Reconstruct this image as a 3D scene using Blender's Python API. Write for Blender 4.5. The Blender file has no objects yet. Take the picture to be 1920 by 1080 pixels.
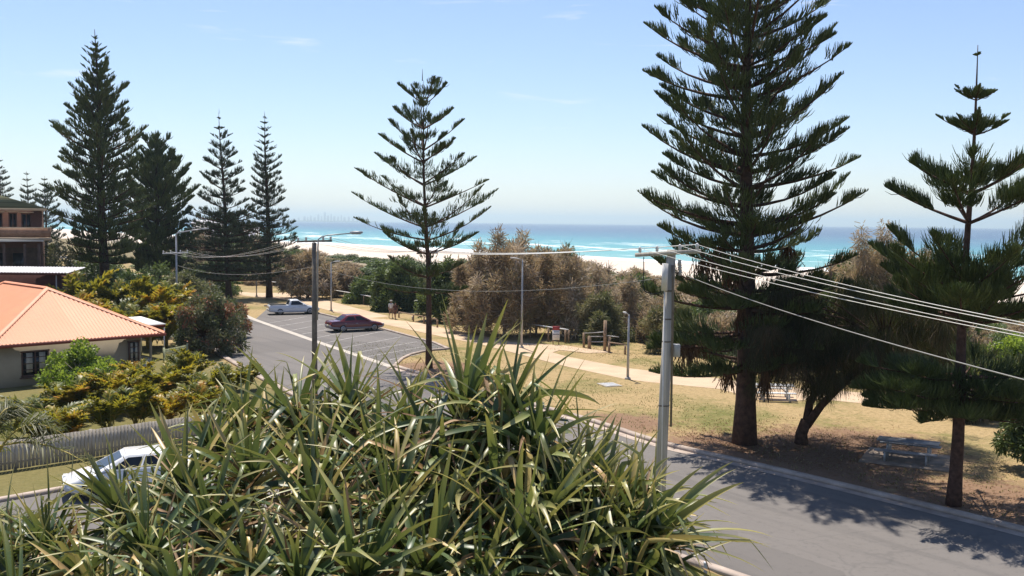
import bpy, math, random
import numpy as np
from mathutils import Vector
rad = math.radians
rng = np.random.default_rng(11)
random.seed(11)
scene = bpy.context.scene
col = scene.collection

# ------------------------------------------------------------------ camera model (metres, X right, Y ahead, Z up)
F, H = 1867.0, 9.3
PITCH = math.atan((540 - 417) / F)
ROLL = 0.010
def ray(px, py):
    u, v = px - 960.0, py - 540.0
    u2 = u * math.cos(ROLL) + v * math.sin(ROLL)
    v2 = -u * math.sin(ROLL) + v * math.cos(ROLL)
    y = F * math.cos(PITCH) - v2 * math.sin(PITCH)
    z = -(v2 * math.cos(PITCH) + F * math.sin(PITCH))
    return np.array([u2 / y, 1.0, z / y])
def G(px, py, z=0.0):
    r = ray(px, py)
    d = (z - H) / r[2]
    return np.array([r[0] * d, d, z])
def P(px, py, d):
    r = ray(px, py)
    return np.array([r[0] * d, d, H + r[2] * d])
def zat(px, py, d):
    return float(P(px, py, d)[2])
def G2(px, py):
    p = G(px, py)
    return (float(p[0]), float(p[1]))
CO = np.array([10.0, 38.0])
NV = np.array([0.81, 0.586])
def ncoord(x, y):
    return (x - CO[0]) * NV[0] + (y - CO[1]) * NV[1]

# ------------------------------------------------------------------ mesh building
def nrm(a):
    return a / np.maximum(np.linalg.norm(a, axis=-1, keepdims=True), 1e-9)
class MB:
    def __init__(s):
        s.V, s.F, s.T, s.U, s.n = [], [], [], [], 0
    def add(s, V, Fs, tint=0.5, along=0.0):
        V = np.asarray(V, float).reshape(-1, 3)
        if not isinstance(Fs, list) or (Fs and np.isscalar(Fs[0])):
            Fs = [Fs]
        for f in Fs:
            f = np.asarray(f, int)
            if f.ndim == 1:
                f = f[None]
            s.F.append(f + s.n)
        s.V.append(V)
        s.T.append(np.broadcast_to(np.asarray(tint, float), (len(V),)).copy())
        s.U.append(np.broadcast_to(np.asarray(along, float), (len(V),)).copy())
        s.n += len(V)
        return s
    def box(s, c, size, rz=0.0, tint=0.5, taper=1.0):
        x, y, z = [k / 2 for k in size]
        t = taper
        V = np.array([[-x, -y, -z], [x, -y, -z], [x, y, -z], [-x, y, -z], [-x * t, -y * t, z], [x * t, -y * t, z], [x * t, y * t, z], [-x * t, y * t, z]])
        ca, sa = math.cos(rz), math.sin(rz)
        W = V.copy()
        W[:, 0] = V[:, 0] * ca - V[:, 1] * sa
        W[:, 1] = V[:, 0] * sa + V[:, 1] * ca
        return s.add(W + np.asarray(c, float), np.array([[0, 3, 2, 1], [4, 5, 6, 7], [0, 1, 5, 4], [1, 2, 6, 5], [2, 3, 7, 6], [3, 0, 4, 7]]), tint)
    def beam(s, a, b, w, h, tint=0.5):
        a, b = np.asarray(a, float), np.asarray(b, float)
        d = nrm(b - a)
        up = np.array([0, 0, 1.0]) if abs(d[2]) < 0.95 else np.array([1.0, 0, 0])
        sd = nrm(np.cross(d, up)) * w / 2
        u = nrm(np.cross(sd, d)) * h / 2
        V = [a - sd - u, a + sd - u, a + sd + u, a - sd + u, b - sd - u, b + sd - u, b + sd + u, b - sd + u]
        return s.add(V, np.array([[0, 1, 2, 3], [4, 7, 6, 5], [0, 4, 5, 1], [1, 5, 6, 2], [2, 6, 7, 3], [3, 7, 4, 0]]), tint)
    def tube(s, pts, rads, sides=6, tint=0.5, cap=True):
        pts = np.asarray(pts, float)
        k = len(pts)
        rads = np.broadcast_to(np.asarray(rads, float), (k,))
        tan = nrm(np.gradient(pts, axis=0))
        ref = np.array([0.0, 0, 1]) if abs(tan[0][2]) < 0.9 else np.array([1.0, 0, 0])
        a = nrm(np.cross(tan, ref))
        b = np.cross(tan, a)
        th = np.arange(sides) * 2 * math.pi / sides
        V = pts[:, None] + rads[:, None, None] * (np.cos(th)[None, :, None] * a[:, None] + np.sin(th)[None, :, None] * b[:, None])
        i = np.arange(k - 1)[:, None] * sides
        j = np.arange(sides)[None]
        j2 = (j + 1) % sides
        q = np.stack([i + j, i + j2, i + sides + j2, i + sides + j], -1).reshape(-1, 4)
        fs = [q]
        if cap:
            fs += [np.arange(sides)[::-1], (k - 1) * sides + np.arange(sides)]
        return s.add(V.reshape(-1, 3), fs, tint)
    def lathe(s, o, prof, seg=12, tint=0.5, axis='z'):
        th = np.arange(seg) * 2 * math.pi / seg
        V = []
        for r, z in prof:
            for t in th:
                p = (r * math.cos(t), r * math.sin(t), z)
                if axis == 'y':
                    p = (p[0], p[2], p[1])
                elif axis == 'x':
                    p = (p[2], p[0], p[1])
                V.append(p)
        k = len(prof)
        i = np.arange(k - 1)[:, None] * seg
        j = np.arange(seg)[None]
        j2 = (j + 1) % seg
        q = np.stack([i + j, i + j2, i + seg + j2, i + seg + j], -1).reshape(-1, 4)
        return s.add(np.array(V) + np.asarray(o, float), [q, np.arange(seg)[::-1], (k - 1) * seg + np.arange(seg)], tint)
    def ngon(s, pts, tint=0.5):
        return s.add(pts, np.arange(len(pts)), tint)
    def loft(s, rings, tint=0.5, cap=True):
        R_ = np.asarray(rings, float)
        k, m = R_.shape[:2]
        i = np.arange(k - 1)[:, None] * m
        j = np.arange(m)[None]
        j2 = (j + 1) % m
        q = np.stack([i + j, i + j2, i + m + j2, i + m + j], -1).reshape(-1, 4)
        fs = [q]
        if cap:
            fs += [np.arange(m)[::-1], (k - 1) * m + np.arange(m)]
        return s.add(R_.reshape(-1, 3), fs, tint)
    def ribbons(s, pts, side, tint=0.5):
        """pts (N,K,3), side (N,K,3) half-width vectors: flat strips"""
        N, K = pts.shape[:2]
        V = np.stack([pts - side, pts + side], 2)
        base = np.arange(N)[:, None] * (K * 2)
        k = np.arange(K - 1)[None] * 2
        o = base + k
        q = np.stack([o, o + 1, o + 3, o + 2], -1).reshape(-1, 4)
        t = np.repeat(np.broadcast_to(np.asarray(tint, float), (N,)), K * 2)
        u = np.tile(np.repeat(np.linspace(0, 1, K), 2), N)
        return s.add(V.reshape(-1, 3), q, t, u)
    def ropes(s, pts, r, tint=0.5, sides=3):
        """pts (N,K,3), r (N,K): thin prisms"""
        N, K = pts.shape[:2]
        tan = nrm(pts[:, -1] - pts[:, 0])
        ref = nrm(rng.normal(size=(N, 3)))
        a = nrm(np.cross(tan, ref))
        b = np.cross(tan, a)
        th = np.arange(sides) * 2 * math.pi / sides
        off = np.cos(th)[None, :, None] * a[:, None] + np.sin(th)[None, :, None] * b[:, None]
        V = pts[:, :, None] + r[:, :, None, None] * off[:, None]
        o = np.arange(N)[:, None, None] * (K * sides) + np.arange(K - 1)[None, :, None] * sides
        j = np.arange(sides)[None, None]
        j2 = (j + 1) % sides
        q = np.stack([o + j, o + j2, o + sides + j2, o + sides + j], -1).reshape(-1, 4)
        t = np.repeat(np.broadcast_to(np.asarray(tint, float), (N,)), K * sides)
        u = np.tile(np.repeat(np.linspace(0, 1, K), sides), N)
        return s.add(V.reshape(-1, 3), q, t, u)
    def mesh(s, name, smooth=False):
        m = bpy.data.meshes.new(name)
        V = np.concatenate(s.V)
        m.vertices.add(len(V))
        m.vertices.foreach_set('co', V.astype(np.float32).ravel())
        loops = np.concatenate([f.ravel() for f in s.F])
        lens = np.concatenate([np.full(len(f), f.shape[1]) for f in s.F])
        m.loops.add(len(loops))
        m.loops.foreach_set('vertex_index', loops.astype(np.int32))
        m.polygons.add(len(lens))
        m.polygons.foreach_set('loop_start', np.concatenate([[0], np.cumsum(lens)[:-1]]).astype(np.int32))
        m.polygons.foreach_set('loop_total', lens.astype(np.int32))
        for nm, arr in (('tint', s.T), ('along', s.U)):
            a = m.attributes.new(nm, 'FLOAT', 'POINT')
            a.data.foreach_set('value', np.concatenate(arr).astype(np.float32))
        m.update(calc_edges=True)
        m.validate()
        if smooth:
            m.polygons.foreach_set('use_smooth', np.ones(len(m.polygons), bool))
        return m
    def build(s, name, mat, parent=None, smooth=False, bevel=0.0):
        m = s.mesh(name, smooth)
        m.materials.append(mat)
        o = bpy.data.objects.new(name, m)
        col.objects.link(o)
        if parent is not None:
            o.parent = parent
        if bevel:
            b = o.modifiers.new('bevel', 'BEVEL')
            b.width = bevel
            b.segments = 2
            b.limit_method = 'ANGLE'
        return o
def tag(o, label=None, cat=None, group=None, kind=None):
    for k, v in (('label', label), ('category', cat), ('group', group), ('kind', kind)):
        if v:
            o[k] = v
    return o
def thing(name, label, cat, loc=(0, 0, 0), rz=0.0, group=None):
    o = bpy.data.objects.new(name, None)
    o.empty_display_size = 0.2
    col.objects.link(o)
    o.location = [float(k) for k in loc]
    o.rotation_euler = (0, 0, rz)
    return tag(o, label, cat, group)
def copy_tree(o, parent=None):
    c = o.copy()
    col.objects.link(c)
    c.parent = parent
    for ch in list(o.children):
        copy_tree(ch, c)
    return c

# ------------------------------------------------------------------ materials
def newmat(name):
    m = bpy.data.materials.new(name)
    m.use_nodes = True
    nt = m.node_tree
    nt.nodes.clear()
    out = nt.nodes.new('ShaderNodeOutputMaterial')
    return m, nt, out
def nd(nt, t, **kw):
    n = nt.nodes.new(t)
    for k, v in kw.items():
        if k in n.inputs:
            n.inputs[k].default_value = v
        else:
            setattr(n, k, v)
    return n
def ramp(nt, fac, stops, interp='LINEAR'):
    r = nt.nodes.new('ShaderNodeValToRGB')
    r.color_ramp.interpolation = interp
    e = r.color_ramp.elements
    while len(e) > 1:
        e.remove(e[-1])
    e[0].position = stops[0][0]
    e[0].color = (*stops[0][1], 1)
    for p, c in stops[1:]:
        x = e.new(p)
        x.color = (*c, 1)
    nt.links.new(fac, r.inputs[0])
    return r.outputs[0]
def gray(a):
    return (a, a, a)
def noise(nt, vec, scale, detail=4, rough=0.55, dist=0.0):
    n = nd(nt, 'ShaderNodeTexNoise', Scale=scale, Detail=detail, Roughness=rough, Distortion=dist)
    if vec is not None:
        nt.links.new(vec, n.inputs['Vector'])
    return n.outputs[0]
def mixc(nt, f, a, b):
    m = nt.nodes.new('ShaderNodeMix')
    m.data_type = 'RGBA'
    for sock, v in ((m.inputs[0], f), (m.inputs[6], a), (m.inputs[7], b)):
        if hasattr(v, 'is_linked') or hasattr(v, 'links'):
            nt.links.new(v, sock)
        else:
            sock.default_value = v if not isinstance(v, tuple) else (*v, 1)
    return m.outputs[2]
def mth(nt, op, a, b=0.0, clamp=False):
    m = nt.nodes.new('ShaderNodeMath')
    m.operation = op
    m.use_clamp = clamp
    for i, v in enumerate((a, b)):
        if hasattr(v, 'links'):
            nt.links.new(v, m.inputs[i])
        else:
            m.inputs[i].default_value = v
    return m.outputs[0]
def princ(nt, out, colr, rough=0.7, spec=0.3, metal=0.0, bump=None, coat=0.0):
    b = nd(nt, 'ShaderNodeBsdfPrincipled')
    b.inputs['Roughness'].default_value = rough
    b.inputs['Specular IOR Level'].default_value = spec
    b.inputs['Metallic'].default_value = metal
    b.inputs['Coat Weight'].default_value = coat
    if hasattr(colr, 'links'):
        nt.links.new(colr, b.inputs['Base Color'])
    else:
        b.inputs['Base Color'].default_value = (*colr, 1)
    if bump is not None:
        bn = nd(nt, 'ShaderNodeBump', Strength=bump[1], Distance=bump[2])
        nt.links.new(bump[0], bn.inputs['Height'])
        nt.links.new(bn.outputs[0], b.inputs['Normal'])
    nt.links.new(b.outputs[0], out.inputs[0])
    return b
def simple(name, c, rough=0.7, spec=0.3, var=0.25, scale=3.0, bump=0.0, metal=0.0, coat=0.0, bscale=None):
    """plain surface with procedural mottling"""
    m, nt, out = newmat(name)
    tc = nd(nt, 'ShaderNodeTexCoord')
    n = noise(nt, tc.outputs['Object'], scale, 6, 0.6)
    lo = tuple(k * (1 - var) for k in c)
    hi = tuple(min(1, k * (1 + var)) for k in c)
    cc = ramp(nt, n, [(0.3, lo), (0.7, hi)])
    bp = None
    if bump:
        bp = (noise(nt, tc.outputs['Object'], bscale or scale * 8, 5), bump, 0.02)
    princ(nt, out, cc, rough, spec, metal, bp, coat)
    return m
def foliage(name, stops, rough=0.55, spec=0.35, trans=0.3, along=None, tcol=None):
    m, nt, out = newmat(name)
    at = nd(nt, 'ShaderNodeAttribute', attribute_name='tint')
    g = nd(nt, 'ShaderNodeNewGeometry')
    j = mth(nt, 'ADD', at.outputs['Fac'], mth(nt, 'MULTIPLY', mth(nt, 'SUBTRACT', g.outputs['Random Per Island'], 0.5), 0.25), True)
    c = ramp(nt, j, stops)
    if along:
        al = nd(nt, 'ShaderNodeAttribute', attribute_name='along')
        f = ramp(nt, al.outputs['Fac'], [(along[0], gray(0)), (1.0, gray(along[1]))])
        c = mixc(nt, f, c, along[2])
    b = princ(nt, out, c, rough, spec)
    if trans:
        t = nd(nt, 'ShaderNodeBsdfTranslucent')
        nt.links.new(mixc(nt, 0.5, c, tcol or (0.16, 0.2, 0.03)), t.inputs[0])
        mx = nd(nt, 'ShaderNodeMixShader')
        mx.inputs[0].default_value = trans
        nt.links.new(b.outputs[0], mx.inputs[1])
        nt.links.new(t.outputs[0], mx.inputs[2])
        nt.links.new(mx.outputs[0], out.inputs[0])
    return m
def posn(nt):
    return nd(nt, 'ShaderNodeNewGeometry').outputs['Position']
def ndot(nt, pos):
    """distance seaward of the kerb"""
    v = nd(nt, 'ShaderNodeVectorMath', operation='DOT_PRODUCT')
    nt.links.new(pos, v.inputs[0])
    v.inputs[1].default_value = (NV[0], NV[1], 0)
    return mth(nt, 'SUBTRACT', v.outputs['Value'], float(CO @ NV))

M = {}
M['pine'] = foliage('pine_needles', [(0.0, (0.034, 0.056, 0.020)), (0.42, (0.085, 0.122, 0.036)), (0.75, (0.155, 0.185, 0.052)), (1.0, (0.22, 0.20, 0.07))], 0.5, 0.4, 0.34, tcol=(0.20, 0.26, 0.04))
M['pinefar'] = foliage('pine_needles_grey_green', [(0.0, (0.035, 0.055, 0.032)), (0.5, (0.075, 0.10, 0.052)), (1.0, (0.13, 0.14, 0.065))], 0.5, 0.4, 0.3)
M['dead'] = foliage('dead_fronds', [(0.0, (0.10, 0.045, 0.02)), (1.0, (0.26, 0.15, 0.08))], 0.8, 0.1, 0.25, tcol=(0.25, 0.12, 0.05))
M['bark'] = simple('pine_bark', (0.085, 0.05, 0.036), 0.9, 0.15, 0.5, 5.0, 0.8, bscale=14)
M['barkred'] = simple('reddish_bark', (0.085, 0.048, 0.036), 0.9, 0.15, 0.5, 6.0, 0.8, bscale=16)
M['barkgrey'] = simple('grey_bark', (0.30, 0.255, 0.21), 0.9, 0.15, 0.4, 6.0, 0.6)
M['brownfol'] = foliage('dry_brown_foliage', [(0.0, (0.20, 0.155, 0.12)), (0.25, (0.33, 0.25, 0.165)), (0.45, (0.43, 0.30, 0.17)), (0.6, (0.25, 0.24, 0.12)), (0.8, (0.50, 0.40, 0.28)), (1.0, (0.56, 0.47, 0.37))], 0.75, 0.15, 0.35, tcol=(0.40, 0.28, 0.13))
M['greyfol'] = foliage('olive_grey_foliage', [(0.0, (0.08, 0.09, 0.045)), (0.5, (0.18, 0.175, 0.09)), (1.0, (0.32, 0.26, 0.15))], 0.7, 0.2, 0.3)
M['greenfol'] = foliage('dune_green_foliage', [(0.0, (0.030, 0.052, 0.020)), (0.5, (0.080, 0.118, 0.036)), (1.0, (0.15, 0.20, 0.055))], 0.5, 0.35, 0.3)
M['brightfol'] = foliage('bright_green_foliage', [(0.0, (0.055, 0.10, 0.014)), (0.5, (0.15, 0.24, 0.03)), (1.0, (0.34, 0.42, 0.065))], 0.4, 0.4, 0.55, tcol=(0.30, 0.38, 0.04))
M['sheoak'] = foliage('drooping_sheoak_foliage', [(0.0, (0.022, 0.024, 0.012)), (0.6, (0.05, 0.048, 0.025)), (1.0, (0.13, 0.085, 0.05))], 0.7, 0.2, 0.2)
M['flowerbush'] = foliage('grey_red_bush_foliage', [(0.0, (0.045, 0.06, 0.03)), (0.5, (0.12, 0.13, 0.07)), (0.85, (0.23, 0.21, 0.13)), (0.93, (0.36, 0.12, 0.08)), (1.0, (0.42, 0.15, 0.09))], 0.55, 0.3, 0.3)
M['golden'] = foliage('golden_palm_fronds', [(0.0, (0.06, 0.09, 0.012)), (0.35, (0.17, 0.20, 0.022)), (0.62, (0.36, 0.30, 0.03)), (0.88, (0.52, 0.32, 0.035)), (1.0, (0.46, 0.20, 0.03))], 0.45, 0.4, 0.45, tcol=(0.45, 0.36, 0.03))
M['olivepalm'] = foliage('olive_palm_fronds', [(0.0, (0.05, 0.06, 0.02)), (0.6, (0.13, 0.13, 0.045)), (1.0, (0.24, 0.20, 0.08))], 0.5, 0.4, 0.3)
M['pand'] = foliage('pandanus_leaf', [(0.0, (0.032, 0.058, 0.026)), (0.35, (0.074, 0.118, 0.046)), (0.6, (0.135, 0.185, 0.064)), (0.77, (0.22, 0.245, 0.08)), (0.88, (0.44, 0.34, 0.12)), (1.0, (0.52, 0.33, 0.16))], 0.42, 0.5, 0.2, along=(0.48, 0.8, (0.50, 0.40, 0.13)), tcol=(0.28, 0.33, 0.06))
M['panddead'] = foliage('dead_pandanus_leaf', [(0.0, (0.16, 0.09, 0.05)), (0.5, (0.34, 0.22, 0.13)), (1.0, (0.50, 0.38, 0.25))], 0.7, 0.2, 0.2, tcol=(0.4, 0.25, 0.1))
M['pandstem'] = simple('pandanus_stem', (0.20, 0.15, 0.10), 0.9, 0.2, 0.4, 8, 0.6)
M['wood'] = simple('weathered_pole_timber', (0.43, 0.40, 0.35), 0.85, 0.2, 0.25, 4, 0.4)
def grain(name, lo, hi, dark):
    m, nt, out = newmat(name)
    tc = nd(nt, 'ShaderNodeTexCoord')
    mp = nd(nt, 'ShaderNodeMapping')
    mp.inputs['Scale'].default_value = (14, 14, 0.35)
    nt.links.new(tc.outputs['Object'], mp.inputs[0])
    g = noise(nt, mp.outputs[0], 1.0, 6, 0.65)
    c = ramp(nt, g, [(0.32, lo), (0.62, hi)])
    c = mixc(nt, ramp(nt, g, [(0.28, gray(0.8)), (0.35, gray(0))]), c, dark)
    n = noise(nt, tc.outputs['Object'], 1.2, 5, 0.6)
    c = mixc(nt, ramp(nt, n, [(0.5, gray(0)), (0.7, gray(0.35))]), c, lo)
    princ(nt, out, c, 0.88, 0.2, 0, (g, 0.6, 0.02))
    return m
M['wood'] = grain('weathered_pole_timber', (0.33, 0.30, 0.255), (0.50, 0.465, 0.41), (0.12, 0.10, 0.08))
M['wooddark'] = simple('dark_pole_timber', (0.17, 0.145, 0.12), 0.85, 0.2, 0.3, 4, 0.4)
M['timber'] = simple('warm_timber', (0.30, 0.21, 0.14), 0.8, 0.2, 0.3, 6, 0.3)
M['steel'] = simple('galvanised_steel', (0.36, 0.36, 0.36), 0.45, 0.5, 0.15, 5, 0.0, 0.3)
M['wire'] = simple('bright_cable', (0.78, 0.75, 0.68), 0.35, 0.5, 0.1, 5, 0, 0.0)
M['wiredull'] = simple('dull_cable', (0.30, 0.29, 0.27), 0.6, 0.3, 0.1, 5)
M['blackrub'] = simple('black_rubber', (0.018, 0.018, 0.018), 0.75, 0.3, 0.3, 6)
M['ceramic'] = simple('pale_ceramic', (0.62, 0.60, 0.57), 0.3, 0.5, 0.1, 6)
M['whitepaint'] = simple('white_paint', (0.78, 0.77, 0.75), 0.5, 0.4, 0.08, 3)
M['glass'] = simple('dark_glass', (0.018, 0.021, 0.026), 0.10, 0.4, 0.2, 2)
M['concrete'] = simple('pale_concrete', (0.42, 0.38, 0.33), 0.9, 0.2, 0.2, 2.5, 0.3, bscale=40)
M['pathcon'] = simple('warm_path_concrete', (0.47, 0.35, 0.24), 0.92, 0.15, 0.14, 0.5, 0.2, bscale=30)
M['kerb'] = simple('kerb_concrete', (0.38, 0.31, 0.26), 0.9, 0.2, 0.3, 1.5, 0.3, bscale=30)
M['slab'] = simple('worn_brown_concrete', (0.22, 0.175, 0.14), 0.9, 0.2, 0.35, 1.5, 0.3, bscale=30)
M['line'] = simple('road_line_paint', (0.42, 0.40, 0.38), 0.8, 0.2, 0.35, 1.5)
M['tablegrey'] = simple('grey_table_boards', (0.20, 0.205, 0.22), 0.6, 0.4, 0.15, 3)

# ------------------------------------------------------------------ world, sun, camera
SUN_EL, SUN_AZ = rad(66), rad(-18)      # azimuth from +Y, clockwise
w = bpy.data.worlds.new('World')
scene.world = w
w.use_nodes = True
nt = w.node_tree
nt.nodes.clear()
wo = nt.nodes.new('ShaderNodeOutputWorld')
bg = nt.nodes.new('ShaderNodeBackground')
sky = nt.nodes.new('ShaderNodeTexSky')
sky.sky_type = 'NISHITA'
sky.sun_disc = False
sky.sun_elevation = SUN_EL
sky.sun_rotation = SUN_AZ % (2 * math.pi)
sky.altitude = 10
sky.air_density = 1.0
sky.dust_density = 0.25
sky.ozone_density = 2.2
bg.inputs[1].default_value = 0.094
# faint wisps of cloud low in the sky
tc = nt.nodes.new('ShaderNodeTexCoord')
mp = nt.nodes.new('ShaderNodeMapping')
mp.inputs['Scale'].default_value = (3.0, 3.0, 26.0)
nt.links.new(tc.outputs['Generated'], mp.inputs[0])
cn = noise(nt, mp.outputs[0], 2.3, 6, 0.55, 0.4)
cf = ramp(nt, cn, [(0.63, gray(0)), (0.80, gray(0.5))])
hs = nt.nodes.new('ShaderNodeHueSaturation')
hs.inputs['Saturation'].default_value = 0.98
nt.links.new(sky.outputs[0], hs.inputs['Color'])
tn_ = nt.nodes.new('ShaderNodeVectorMath')
tn_.operation = 'MULTIPLY'
nt.links.new(hs.outputs[0], tn_.inputs[0])
tn_.inputs[1].default_value = (0.945, 0.94, 1.04)
skyc = mixc(nt, cf, tn_.outputs[0], (8.2, 7.9, 8.1))
nt.links.new(skyc, bg.inputs[0])
nt.links.new(bg.outputs[0], wo.inputs[0])

sd = bpy.data.lights.new('sun', 'SUN')
sd.energy = 5.0
sd.angle = rad(0.53)
sd.color = (1.0, 0.93, 0.83)
so = bpy.data.objects.new('sun', sd)
col.objects.link(so)
sv = Vector((math.sin(SUN_AZ) * math.cos(SUN_EL), math.cos(SUN_AZ) * math.cos(SUN_EL), math.sin(SUN_EL)))
so.rotation_euler = sv.to_track_quat('Z', 'Y').to_euler()
so.location = (0, 0, 60)

cd = bpy.data.cameras.new('camera')
cd.sensor_width = 36
cd.lens = 36 * F / 1920
cd.clip_start = 0.1
cd.clip_end = 60000
cam = bpy.data.objects.new('camera', cd)
col.objects.link(cam)
from mathutils import Matrix
Rr = Vector((1, 0, 0))
Dn = Vector((0, -math.sin(PITCH), -math.cos(PITCH)))
ri = math.cos(ROLL) * Rr - math.sin(ROLL) * Dn
dn = math.sin(ROLL) * Rr + math.cos(ROLL) * Dn
up = -dn
bk = ri.cross(up)
cam.matrix_world = Matrix(((ri.x, up.x, bk.x, 0), (ri.y, up.y, bk.y, 0), (ri.z, up.z, bk.z, H), (0, 0, 0, 1)))
scene.camera = cam
scene.view_settings.view_transform = 'Standard'
scene.view_settings.look = 'None'
scene.view_settings.exposure = 0.62
scene.view_settings.gamma = 1.0
cy = scene.cycles
cy.max_bounces = 6
cy.diffuse_bounces = 3
cy.glossy_bounces = 2
cy.transmission_bounces = 3
cy.transparent_max_bounces = 6
cy.volume_bounces = 0
cy.caustics_reflective = False
cy.caustics_refractive = False
cy.use_denoising = True
cy.sample_clamp_indirect = 6

# ------------------------------------------------------------------ ground, beach, sea
TV = np.array([-NV[1], NV[0]])           # along the coast, away from the camera
def hterr(n, s):
    h = np.interp(n, [-5000, 28, 40, 55, 75, 95, 150, 205, 260, 400], [0, 0, 0.5, 0.7, 0.2, -0.9, -2.0, -3.55, -5.5, -8])
    bumps = np.exp(-((n - 60) / 22.0) ** 2) * 0.5 * (np.sin(s * 0.13) + np.sin(s * 0.31 + n * 0.11))
    return h + bumps
nn = np.concatenate([[-4000, -1500, -500, -150, -60, -20, 0, 14], np.arange(26, 100, 3.0), np.arange(100, 300, 10.0), [340, 400]])
ss = np.concatenate([[-900, -500, -300], np.arange(-200, 400, 5.0), np.arange(400, 1200, 40.0), [1500, 2200, 3500, 6000, 9000, 12000]])
NN, SS = np.meshgrid(nn, ss, indexing='ij')
XY = CO + NN[..., None] * NV + SS[..., None] * TV
ZZ = hterr(NN, SS)
gm = MB()
a, b = NN.shape
ii = np.arange(a - 1)[:, None] * b + np.arange(b - 1)[None]
gm.add(np.dstack([XY, ZZ]).reshape(-1, 3), np.stack([ii, ii + b, ii + b + 1, ii + 1], -1).reshape(-1, 4))
m, nt, out = newmat('lawn_dirt_and_sand')
pos = posn(nt)
n1 = noise(nt, pos, 0.16, 6, 0.62, 0.5)
n2 = noise(nt, pos, 1.6, 5, 0.7)
n3 = noise(nt, pos, 14.0, 4, 0.7)
green = mixc(nt, n3, (0.075, 0.085, 0.022), (0.19, 0.185, 0.06))
dry = mixc(nt, n3, (0.23, 0.165, 0.075), (0.45, 0.325, 0.175))
fmix = ramp(nt, mth(nt, 'ADD', mth(nt, 'MULTIPLY', n1, 0.75), mth(nt, 'MULTIPLY', n2, 0.25)), [(0.36, gray(0)), (0.53, gray(1))])
lawn = mixc(nt, fmix, green, dry)
n5 = noise(nt, pos, 4.5, 5, 0.75)
lawn = mixc(nt, ramp(nt, n5, [(0.38, gray(0.55)), (0.5, gray(0))]), lawn, (0.12, 0.105, 0.045))
lawn = mixc(nt, ramp(nt, n5, [(0.55, gray(0)), (0.7, gray(0.45))]), lawn, (0.50, 0.39, 0.22))
lawn = mixc(nt, ramp(nt, mth(nt, 'ADD', mth(nt, 'DIVIDE', ndot(nt, pos), 100.0), 0.5), [(0.40, gray(0.8)), (0.43, gray(0))]), lawn, mixc(nt, n5, (0.06, 0.065, 0.02), (0.17, 0.155, 0.055)))
dirt = mixc(nt, n3, (0.11, 0.065, 0.04), (0.31, 0.20, 0.13))
# worn earth under the big pines and beside the kerb
masks = None
for (cx, cy_, rr) in ((11.0, 38.5, 7.5), (16.0, 32.5, 5.5), (14.0, 41.0, 6.0), (-4.8, 63.0, 4.0), (5.0, 46.0, 3.2), (9.0, 41.0, 4.0)):
    vd = nd(nt, 'ShaderNodeVectorMath', operation='DISTANCE')
    nt.links.new(pos, vd.inputs[0])
    vd.inputs[1].default_value = (cx, cy_, 0)
    k = mth(nt, 'SUBTRACT', 1.25, mth(nt, 'DIVIDE', vd.outputs['Value'], rr), True)
    masks = k if masks is None else mth(nt, 'MAXIMUM', masks, k)
dm = ramp(nt, mth(nt, 'ADD', mth(nt, 'MULTIPLY', masks, 0.9), mth(nt, 'MULTIPLY', mth(nt, 'SUBTRACT', n2, 0.5), 1.1)), [(0.32, gray(0)), (0.60, gray(1))])
lawn = mixc(nt, dm, lawn, dirt)
nc = ndot(nt, pos)
nw = mth(nt, 'ADD', nc, mth(nt, 'MULTIPLY', mth(nt, 'SUBTRACT', n1, 0.5), 16.0))
sand = mixc(nt, n2, (0.52, 0.43, 0.35), (0.60, 0.52, 0.44))
scrub = mixc(nt, n2, (0.12, 0.10, 0.055), (0.26, 0.21, 0.12))
c = mixc(nt, ramp(nt, mth(nt, 'DIVIDE', nw, 100.0), [(0.27, gray(0)), (0.31, gray(1))]), lawn, scrub)
c = mixc(nt, ramp(nt, mth(nt, 'DIVIDE', nw, 100.0), [(0.56, gray(0)), (0.66, gray(1))]), c, sand)
wet = mixc(nt, ramp(nt, mth(nt, 'DIVIDE', nw, 400.0), [(0.475, gray(0)), (0.505, gray(0.8))]), c, (0.36, 0.31, 0.25))
hb = mth(nt, 'ADD', mth(nt, 'MULTIPLY', n3, 1.0), mth(nt, 'MULTIPLY', n2, 0.6))
princ(nt, out, wet, 0.95, 0.1, 0, (hb, 0.55, 0.06))
tag(gm.build('ground', m, smooth=True), kind='structure')

# sea
m, nt, out = newmat('sea_water')
pos = posn(nt)
nc = ndot(nt, pos)
big = noise(nt, pos, 0.006, 3, 0.5)
nw = mth(nt, 'ADD', nc, mth(nt, 'MULTIPLY', mth(nt, 'SUBTRACT', big, 0.5), 160.0))
cw = ramp(nt, mth(nt, 'DIVIDE', nw, 3000.0), [(0.06, (0.20, 0.36, 0.33)), (0.095, (0.10, 0.31, 0.30)), (0.15, (0.065, 0.23, 0.255)), (0.22, (0.055, 0.15, 0.205)), (0.36, (0.048, 0.095, 0.16)), (1.0, (0.038, 0.070, 0.135))])
mp = nd(nt, 'ShaderNodeMapping')
mp.inputs['Rotation'].default_value = (0, 0, -math.atan2(TV[1], TV[0]))
nt.links.new(pos, mp.inputs[0])
mp2 = nd(nt, 'ShaderNodeMapping')
mp2.inputs['Scale'].default_value = (0.03, 0.13, 0.1)
nt.links.new(mp.outputs[0], mp2.inputs[0])
fn = noise(nt, mp2.outputs[0], 1.0, 6, 0.6, 0.6)
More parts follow.
